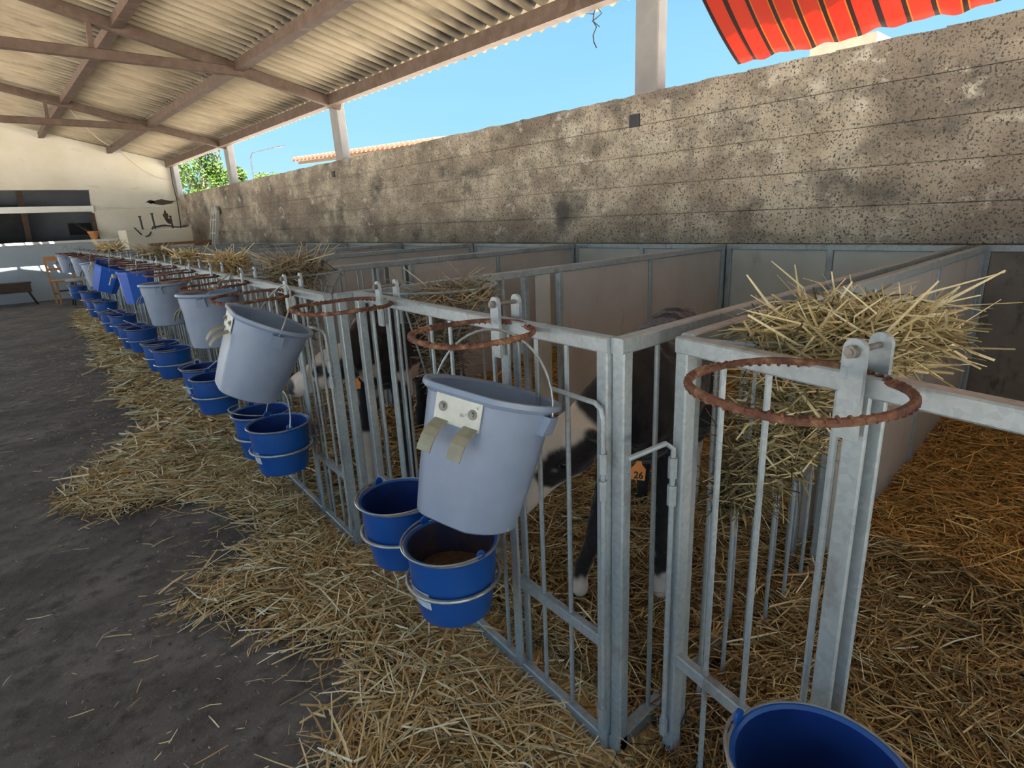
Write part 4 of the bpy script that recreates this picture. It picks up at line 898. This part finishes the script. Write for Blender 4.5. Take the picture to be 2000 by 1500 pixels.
# calf with the tag: stands deep in its pen, head turned out to the bucket
axA = Vector((-.62, -.30, 0)).normalized(); sdA = axA.cross(Vector((0, 0, 1)))
chA = (1.36, .955, .72); hiA = (1.92, 1.20, .74)
JA = dict(hip=hiA, mid=(1.64, 1.085, .715), chest=chA, poll=(1.090, .965, .735), nose=(.928, 1.132, .500), hup=(-.2, -.2, 1), ears=((1.105, .788, .676, 1), (.5, .6, -.4)), sock=.135,
          legs=legs(axA, sdA, chA, hiA, (1.22, 1.085, .06), (1.40, .90, .05), (1.86, 1.30, .06), (1.97, 1.135, .06)), nbend=(.02, -.03, .02))
def coat_a2(p, u, v, w_, head, J):
    if p.x > 1.75 and p.y > 1.225: return BLK
    if p.x > 1.75 and p.z < .36 + .02 * noise.noise(p * 18): return WHT if p.z > .05 else (.28, .22, .15)
    return coat_a(p, u, v, w_, head, J)
cA, tipsA, bodyA = calf('calf', JA, coat_a2, 'black and white calf with an orange ear tag numbered 26, head at the bars', (1.6, 1.05, 0))
# calf with the white face
axB = Vector((-.66, -.40, 0)).normalized(); sdB = axB.cross(Vector((0, 0, 1)))
chB = (1.25, 2.29, .72); hiB = (1.78, 2.62, .74)
JB = dict(hip=hiB, mid=(1.52, 2.46, .715), chest=chB, poll=(1.035, 2.165, .765), nose=(.905, 2.50, .615), hup=(-.1, 0, 1), ears=((1.0, 2.02, .685, 1), (.5, .6, -.3)), sock=.0,
          legs=legs(axB, sdB, chB, hiB, (1.16, 2.33, .06), (1.26, 2.13, .05), (1.72, 2.76, .06), (1.86, 2.56, .06)), nbend=(.0, -.03, .0))
def coat_b2(p, u, v, w_, head, J):
    if not head and p.z < .33 and p.x < 1.35 and (p.xy - Vector((1.16, 2.33))).length < .12: return (.62, .55, .46) if p.z > .05 else (.3, .24, .17)
    return coat_b(p, u, v, w_, head, J)
cB, tipsB, bodyB = calf('calf', JB, coat_b2, 'calf with a white face, black eye patch and black body, muzzle at the tilted bucket', (1.5, 2.45, 0))
# ear tags
def ear_tag(root, c, nrm, up, w_, h, text, m_txt=True):
    nrm = Vector(nrm).normalized(); up = Vector(up); up = (up - nrm * up.dot(nrm)).normalized(); r = up.cross(nrm); c = Vector(c)
    def q(x, y, z): return c + r * x + up * y + nrm * z
    t = MB(); out = [(-w_ / 2, -h / 2), (w_ / 2, -h / 2), (w_ / 2, h * .15), (w_ * .22, h * .42), (w_ * .16, h * .60), (-w_ * .16, h * .60), (-w_ * .22, h * .42), (-w_ / 2, h * .15)]
    t.rings([[q(x, y, 0) for x, y in out], [q(x, y, .002) for x, y in out]]); o = t.build('ear_tag', M['tag'], root); o['label'] = 'orange ear tag' + (' numbered 26' if text else '')
    if text:
        cu = bpy.data.curves.new('t', 'FONT'); cu.body = text; cu.size = h * .56; cu.align_x = 'CENTER'; cu.extrude = .0003; cu.offset = .0006; to = bpy.data.objects.new('t', cu); C.objects.link(to)
        bpy.context.view_layer.update(); me = bpy.data.meshes.new_from_object(to.evaluated_get(bpy.context.evaluated_depsgraph_get())); bpy.data.objects.remove(to)
        mt = Matrix((r, up, nrm)).transposed().to_4x4(); mt.translation = q(w_ * .04, -h * .42, .0026) - ORG[root.name]; me.transform(mt); me.materials.clear(); me.materials.append(M['ink']); me.name = 'tag_number'
        no = bpy.data.objects.new('tag_number', me); C.objects.link(no); no.parent = o; ORG[no.name] = ORG[root.name]
        cu2 = MB()
        for i in range(2): cu2.tube([q(-w_ * .28, h * (.12 + .10 * i), .0022), q(w_ * .30, h * (.12 + .10 * i), .0022)], .0006, 4)
    return o
ear_tag(cA, (1.100, .782, .632), (-.66, -.60, .40), (.12, -.05, 1), .036, .042, '26')
ear_tag(cB, (.995, 2.028, .652), (-.66, -.60, .3), (0, 0, 1), .030, .038, '')

# ================================================================== THE FAR END
# wooden chair
def turned(mb, p, q, r): mb.tube([p, q], r, 8)
ch = empty('chair', (1.12, 14.45, 0), 'light wooden chair with open back standing by the far wall', 'chair')
cx, cy = 1.02, 14.55
for dx, dy in ((0, 0), (.38, -.04), (.04, -.36), (.42, -.40)):
    back = dy > -.1
    b = MB(); b.bev((cx + dx, cy + dy, 0), (cx + dx - (.03 if back else 0), cy + dy + (.05 if back else 0), .90 if back else .44), .035, .035, (1, 0, 0)); b.build('leg', M['pine'], ch)
b = MB(); b.box((cx + .21, cy - .20, .445), (.44, .44, .03)); b.build('seat', M['pine'], ch)
for z in (.86, .66): b = MB(); b.bev((cx - .02, cy + .045, z), (cx + .36, cy + .01, z), .02, .09 if z > .8 else .05); b.build('back_rail', M['pine'], ch)
for (p, q) in (((cx, cy, .2), (cx + .04, cy - .36, .2)), ((cx + .38, cy - .04, .2), (cx + .42, cy - .4, .2)), ((cx + .04, cy - .36, .26), (cx + .42, cy - .4, .26))):
    b = MB(); b.bev(p, q, .02, .03); b.build('stretcher', M['brown_wood'], ch)
# round stool
stl = empty('stool', (1.35, 13.75, 0), 'black round stool with grey top in front of the wooden chair', 'stool')
b = MB(); m_ = Matrix.Translation((1.35, 13.75, .47)); b.lathe([(.02, -.03), (.17, -.03), (.19, -.01), (.19, .012), (.17, .02), (.02, .022)], m_, 28); b.build('seat', M['lamp'], stl, smooth=True)
for i in range(4):
    q = PI / 4 + i * PI / 2; b = MB(); b.tube([(1.35 + .12 * math.cos(q), 13.75 + .12 * math.sin(q), .46), (1.35 + .2 * math.cos(q), 13.75 + .2 * math.sin(q), 0)], .016, 8); b.build('leg', M['black_plastic'], stl)
b = MB(); b.tube([(1.35 + .165 * math.cos(2 * PI * i / 20), 13.75 + .165 * math.sin(2 * PI * i / 20), .2) for i in range(20)], .008, 6, closed=True); b.build('foot_ring', M['black_plastic'], stl)
# low bench
bn = empty('bench', (.25, 15.0, 0), 'low dark brown plank bench under the far window', 'bench')
b = MB(); b.bev((-.9, 14.95, .43), (.72, 14.95, .43), .30, .035); b.build('seat', M['brown_wood'], bn)
b = MB(); b.bev((-.9, 14.80, .34), (.70, 14.80, .34), .03, .17); b.build('apron', M['brown_wood'], bn)
for x, y, d in ((.62, 14.82, .12), (.62, 15.08, .12), (-.75, 14.82, -.12), (-.75, 15.08, -.12)):
    b = MB(); b.bev((x, y, .34), (x + d, y, 0), .035, .04, (0, 1, 0)); b.build('leg', M['black_plastic'], bn)
# concrete tank with pipes and hose on top
tk = empty('concrete_tank', (2.85, 13.9, 0), 'pale concrete tank in the far right corner behind the pens', 'tank')
b = MB(); b.bev((2.27, 13.95, .665), (3.42, 13.95, .665), .85, 1.33, b=.02); b.build('tank_body', M['white_wall'], tk)
for i, (x, h) in enumerate(((2.60, .25), (2.82, .30), (3.14, .24))):
    b = MB(); b.tube([(x, 13.75, 1.33), (x - .01, 13.75, 1.33 + h)], .017, 8); b.tube([(x - .01, 13.75, 1.33 + h - .01), (x - .01, 13.75, 1.34 + h)], .028, 8)
    o = b.build('steel_pipe', M['hose'], loc=(x, 13.75, 1.33)); tag(o, ['left one of three short dark pipes standing on the concrete tank', 'tallest, middle pipe standing on the concrete tank', 'right one of three short dark pipes standing on the concrete tank'][i], 'pipe', 'pipes on the tank')
b = MB(); pts = [Vector((2.42 + .0 + .33 * i / 12, 13.52 - .03 * math.sin(i), 1.37 - .17 * math.sin(PI * i / 12))) for i in range(13)] + [Vector((2.85 + .08 * i, 13.62 + .03 * math.sin(i * 1.3), 1.37 + .02 * math.sin(i))) for i in range(8)]
b.tube(pts, .013, 8); b.tube([p + Vector((.02, .10, .012)) for p in pts[2:16]], .012, 8); o = b.build('hose', M['hose'], smooth=True, loc=(2.8, 13.6, 1.36)); tag(o, 'dark hose drooping over the front edge of the concrete tank', 'hose')
b = MB(); b.bev((2.45, 12.75, 1.045), (3.6, 12.75, 1.06), .12, .05); b.box((2.6, 12.75, .51), (.06, .06, 1.02)); b.box((3.5, 12.75, .51), (.06, .06, 1.02)); o = b.build('timber_rail', M['board_red'], loc=(3, 12.75, 0)); tag(o, 'reddish timber rail behind the last pen', 'rail')
# folded aluminium ladder leaning in the corner
ld = empty('ladder', (3.5, 12.6, 0), 'folded aluminium ladder leaning against the block wall', 'ladder')
for yy in (12.50, 12.66):
    for xx in (3.44, 3.60):
        pass
for si, (y0, dx) in enumerate(((12.46, 0), (12.70, .02))):
    for s_ in (-1, 1):
        b = MB(); b.bev((3.30 + dx, y0 + s_ * .085, 0), (3.655 + dx, y0 + s_ * .075, 1.62), .028, .06, (1, 0, 0)); b.build('stile', M['alu'], ld)
    for i in range(6):
        z = .2 + .25 * i; x = 3.30 + .355 * z / 1.62 + dx; b = MB(); b.bev((x, y0 - .08, z), (x, y0 + .08, z), .045, .028); b.build('rung', M['alu'], ld)
    b = MB(); m_ = Matrix.Translation((3.645 + dx, y0, 1.62)) @ Matrix.Rotation(PI / 2, 4, 'Y'); b.lathe([(.085, -.02), (.09, -.01), (.09, .01), (.085, .02)], m_, 20); b.build('rounded_top', M['lamp'], ld, smooth=True)
# pot on the sill
pt = empty('flower_pot', (1.98, 15.36, 1.18), 'small terracotta pot with dry stems on the far window sill', 'pot')
b = MB(); b.lathe([(.06, 0), (.095, .13), (.105, .135), (.105, .165), (.09, .165), (.085, .12), (.01, .11)], Matrix.Translation((1.98, 15.36, 1.183)), 22); b.build('pot_body', M['pot'], pt, smooth=True)
b = MB()
for i in range(7): q = rng.uniform(0, 6.28); b.tube([(1.95, 15.36, 1.28), (1.86 + .05 * math.cos(q) - .03 * i, 15.35, 1.38 + .03 * i)], .006, 5)
b.build('dry_stems', M['vine'], pt)
# floodlight with its cord under the roof
fl_ = empty('floodlight', (2.72, 15.25, 3.0), 'small grey floodlight hanging under the far end of the roof', 'lamp')
b = MB(); b.box((2.70, 15.22, 2.98), (.14, .10, .11), Matrix.Rotation(.4, 3, 'X')); b.build('lamp_housing', M['lamp'], fl_)
b = MB(); b.tube([(2.70, 15.25, 3.03), (2.70, 15.35, 3.10), (2.70, 15.48, 3.08)], .01, 6); b.build('bracket', M['lamp'], fl_)
b = MB(); pts = []
A_, B_, C_ = Vector((1.55, 11.7, 3.18)), Vector((2.70, 15.2, 3.0)), Vector((3.70, 15.40, 2.38))
for i in range(13): t = i / 12; pts.append(A_.lerp(B_, t) - Vector((0, 0, .12 * math.sin(PI * t))))
for i in range(1, 13): t = i / 12; pts.append(B_.lerp(C_, t) - Vector((0, 0, .16 * math.sin(PI * t))))
b.tube(pts, .008, 6); o = b.build('power_cord', M['cream'], smooth=True, loc=A_); tag(o, 'pale cord slung from the roof truss past the floodlight to the corner', 'cord')
# dry twig hanging from the eave
b = MB(); E0 = Vector((3.72, 3.10, 2.78)); P_ = [E0 + Vector((0, .02 * math.sin(i * 2.2), -.045 * i)) for i in range(9)]; b.tube(P_, .0045, 5)
b.tube([P_[2], P_[2] + Vector((0, -.05, -.06)), P_[4] + Vector((0, .01, 0))], .004, 5); b.tube([P_[4], P_[4] + Vector((0, -.06, -.05))], .003, 5); b.tube([P_[1], P_[1] + Vector((0, .06, -.07)), P_[3]], .004, 5)
o = b.build('dry_vine', M['vine'], loc=E0); tag(o, 'thin dry vine twig dangling from the roof edge against the sky', 'twig')

# ================================================================== OUTSIDE THE WALL
# orange awning hung from the eave, sloping outwards and down
aw = empty('awning', (4.1, 1.0, 2.4), 'orange-red striped fabric awning outside, beyond the top of the wall', 'awning')
n_y = 500; y_hi = 2.32; y_lo = -1.6; K = 10; vs = []
for j in range(n_y + 1):
    y = y_hi - (y_hi - y_lo) * j / n_y
    for i in range(K + 1):
        t = i / K; x = 3.80 + .48 * t; hem = .012 * math.sin(y * 23) + .008 * math.sin(y * 41)
        z = 2.60 - .385 * t - .02 * math.sin(PI * t) + (hem * t * .6 if t > .9 else 0) + .006 * math.sin(y * 9 + t * 2)
        z += (y - y_hi) * -.010
        vs.append((x, y - .06 * t * (1 if y > 2.2 else .6), z))
pitch = .132
def stripe(j):
    y = (y_hi - y_lo) * (j + .5) / n_y; f = (y + .004) % pitch
    return 1 if f < .026 else (2 if f < .031 or f > pitch - .004 else 0)
b = MB()
b.v = [Vector(v) for v in vs]
for j in range(n_y):
    for i in range(K):
        a_ = j * (K + 1) + i; b.f.append((a_, a_ + 1, a_ + K + 2, a_ + K + 1)); b.mi.append(stripe(j))
o = b.build('awning_cloth', [M['awning_o'], M['awning_d'], M['awning_y']], aw, smooth=True, fixn=False)
sd_ = o.modifiers.new('thick', 'SOLIDIFY'); sd_.thickness = .0015
b = MB(); b.tube([(3.79, y_hi + .02, 2.61), (3.79, y_lo, 2.65)], .018, 8); b.build('head_tube', M['lamp'], aw)
# tree beyond the far corner
def leaf_cloud(name, centres, n, size, m, parent):
    V = []; F = []
    for _ in range(n):
        c, r = random.choice(centres); d = Vector(rng.normal(size=3)); d.normalize(); p = Vector(c) + d * r * (random.random() ** .4)
        u = Vector(rng.normal(size=3)).normalized(); v_ = u.orthogonal().normalized(); s_ = size * random.uniform(.6, 1.3); k = len(V)
        V += [p - u * s_, p + v_ * s_ * .55 - u * s_ * .2, p + u * s_, p - v_ * s_ * .55 - u * s_ * .2]; F.append((k, k + 1, k + 2, k + 3))
    mb = MB(); mb.v = V; mb.f = F; mb.mi = [0] * len(F); o = mb.build(name, m, parent, fixn=False); o['kind'] = 'stuff'; return o
def tree(name, base, h, centres, n, size, label, cat='tree'):
    t_ = empty(name, base, label, cat); b = MB(); B0 = Vector(base)
    b.tube([B0, B0 + Vector((.1, 0, h * .4)), B0 + Vector((0, .2, h * .75))], [.22, .17, .09], 8)
    for c, r in centres[:9]: b.tube([B0 + Vector((.05, .05, h * .45)), (B0 + Vector((0, .1, h * .6))).lerp(Vector(c), .6), Vector(c)], [.09, .05, .02], 6)
    b.build('trunk', M['bark'], t_, smooth=True); leaf_cloud('foliage', centres, n, size, M['leaf'], t_); return t_
random.seed(12)
cen = []
for (px_, py_, pz_, r) in ((7.7, 28.3, 2.6, 1.0), (7.0, 27.8, 3.4, .9), (7.2, 28.5, 4.3, .8), (8.2, 28.2, 3.6, .8), (8.6, 27.6, 2.4, .9), (7.9, 27.9, 4.6, .7), (8.9, 27.9, 4.5, .45), (7.5, 27.5, 1.9, .8), (8.5, 28.0, 3.1, .6), (6.4, 28.4, 3.8, .8), (9.1, 27.4, 3.0, .5)):
    cen.append(((px_, py_, pz_ + .45), r * .8))
tree('leafy_tree', (7.9, 28.2, 0), 4.2, cen, 8000, .075, 'bright green leafy tree seen through the far opening beside the end wall')
tree('shrub', (10.1, 25.2, 0), 2.6, [((9.75, 26.2, 3.15), .4), ((9.6, 26.0, 3.0), .45), ((9.9, 25.2, 2.95), .5), ((10.2, 24.4, 2.9), .4)], 2600, .06, 'low yellow-green shrub showing over the wall right of the second far pillar', 'shrub')
# street lamp
sl_ = empty('street_lamp', (9.0, 25.2, 0), 'thin street lamp standing outside against the sky', 'lamp post')
b = MB(); b.tube([(9.0, 25.2, 0), (9.0, 25.2, 3.95), (9.05, 25.1, 4.15)], [.035, .025, .02], 8); b.build('post', M['hose'], sl_)
b = MB(); b.tube([(9.05, 25.1, 4.15), (9.35, 24.6, 4.22), (9.55, 24.1, 4.24)], .018, 8); b.build('arm', M['hose'], sl_)
b = MB(); b.bev((9.45, 24.3, 4.24), (9.75, 23.6, 4.27), .09, .035); b.build('lamp_head', M['hose'], sl_)
# house with a terracotta roof
hs_ = empty('house', (14, 24, 0), 'neighbouring peach house with terracotta roof edge showing over the wall', 'house')
def ray_at(px, py, x):
    d = R3 @ Vector(((px - 1000) / 1131.1, -(py - 750) / 1131.1, -1)); return Vector((0, 0, 1.25)) + d * (x / d.x)
a1 = ray_at(572, 316, 11.5); ez = a1.z
def at_z(px, py, z):
    d = R3 @ Vector(((px - 1000) / 1131.1, -(py - 750) / 1131.1, -1)); return Vector((0, 0, 1.25)) + d * ((z - 1.25) / d.z)
a2 = at_z(770, 289, ez); e_ = (a2 - a1).normalized(); out = Vector((-e_.y, e_.x, 0)); out = out if out.x > 0 else -out
b = MB(); sl1 = out * 4 + Vector((0, 0, .55))
b.rings([[a1, a2 + e_ * 2, a2 + e_ * 2 + sl1, a1 + sl1], [p + Vector((0, 0, .10)) for p in (a1, a2 + e_ * 2, a2 + e_ * 2 + sl1, a1 + sl1)]]); b.build('roof', M['tile'], hs_)
L_ = (a2 - a1).length + 2; t = .1
while t < L_:
    p = a1 + e_ * t + Vector((0, 0, .11)); b = MB(); b.tube([p - out * .05, p + sl1], .07, 7); b.build('roof_tile_row', M['tile'], hs_); t += .26
c_ = a1 + e_ * (L_ / 2 + .5) + out * 2.2; rot = Matrix((e_, out, Vector((0, 0, 1)))).transposed()
b = MB(); b.box((c_.x, c_.y, ez / 2 - .12), (L_ - .8, 3.4, ez - .1), rot); b.build('wall', M['render'], hs_)
b = MB(); b.beam(a1 + out * .2 - Vector((0, 0, .06)) + e_ * .2, a2 + e_ * 2 + out * .2 - Vector((0, 0, .06)), .12, .12); b.build('fascia', M['render'], hs_)
# second building glimpsed under the awning
d2 = ray_at(1582, 100, 16); d3 = ray_at(1712, 78, 16)
nb_ = empty('building', (18, d3.y, 0), 'pale building glimpsed between the awning hem and the wall', 'building')
b = MB(); b.box((18, (d2.y + d3.y) / 2, (d2.z + .1) / 2), (4, d2.y - d3.y, d2.z + .1)); b.build('wall', M['render'], nb_)
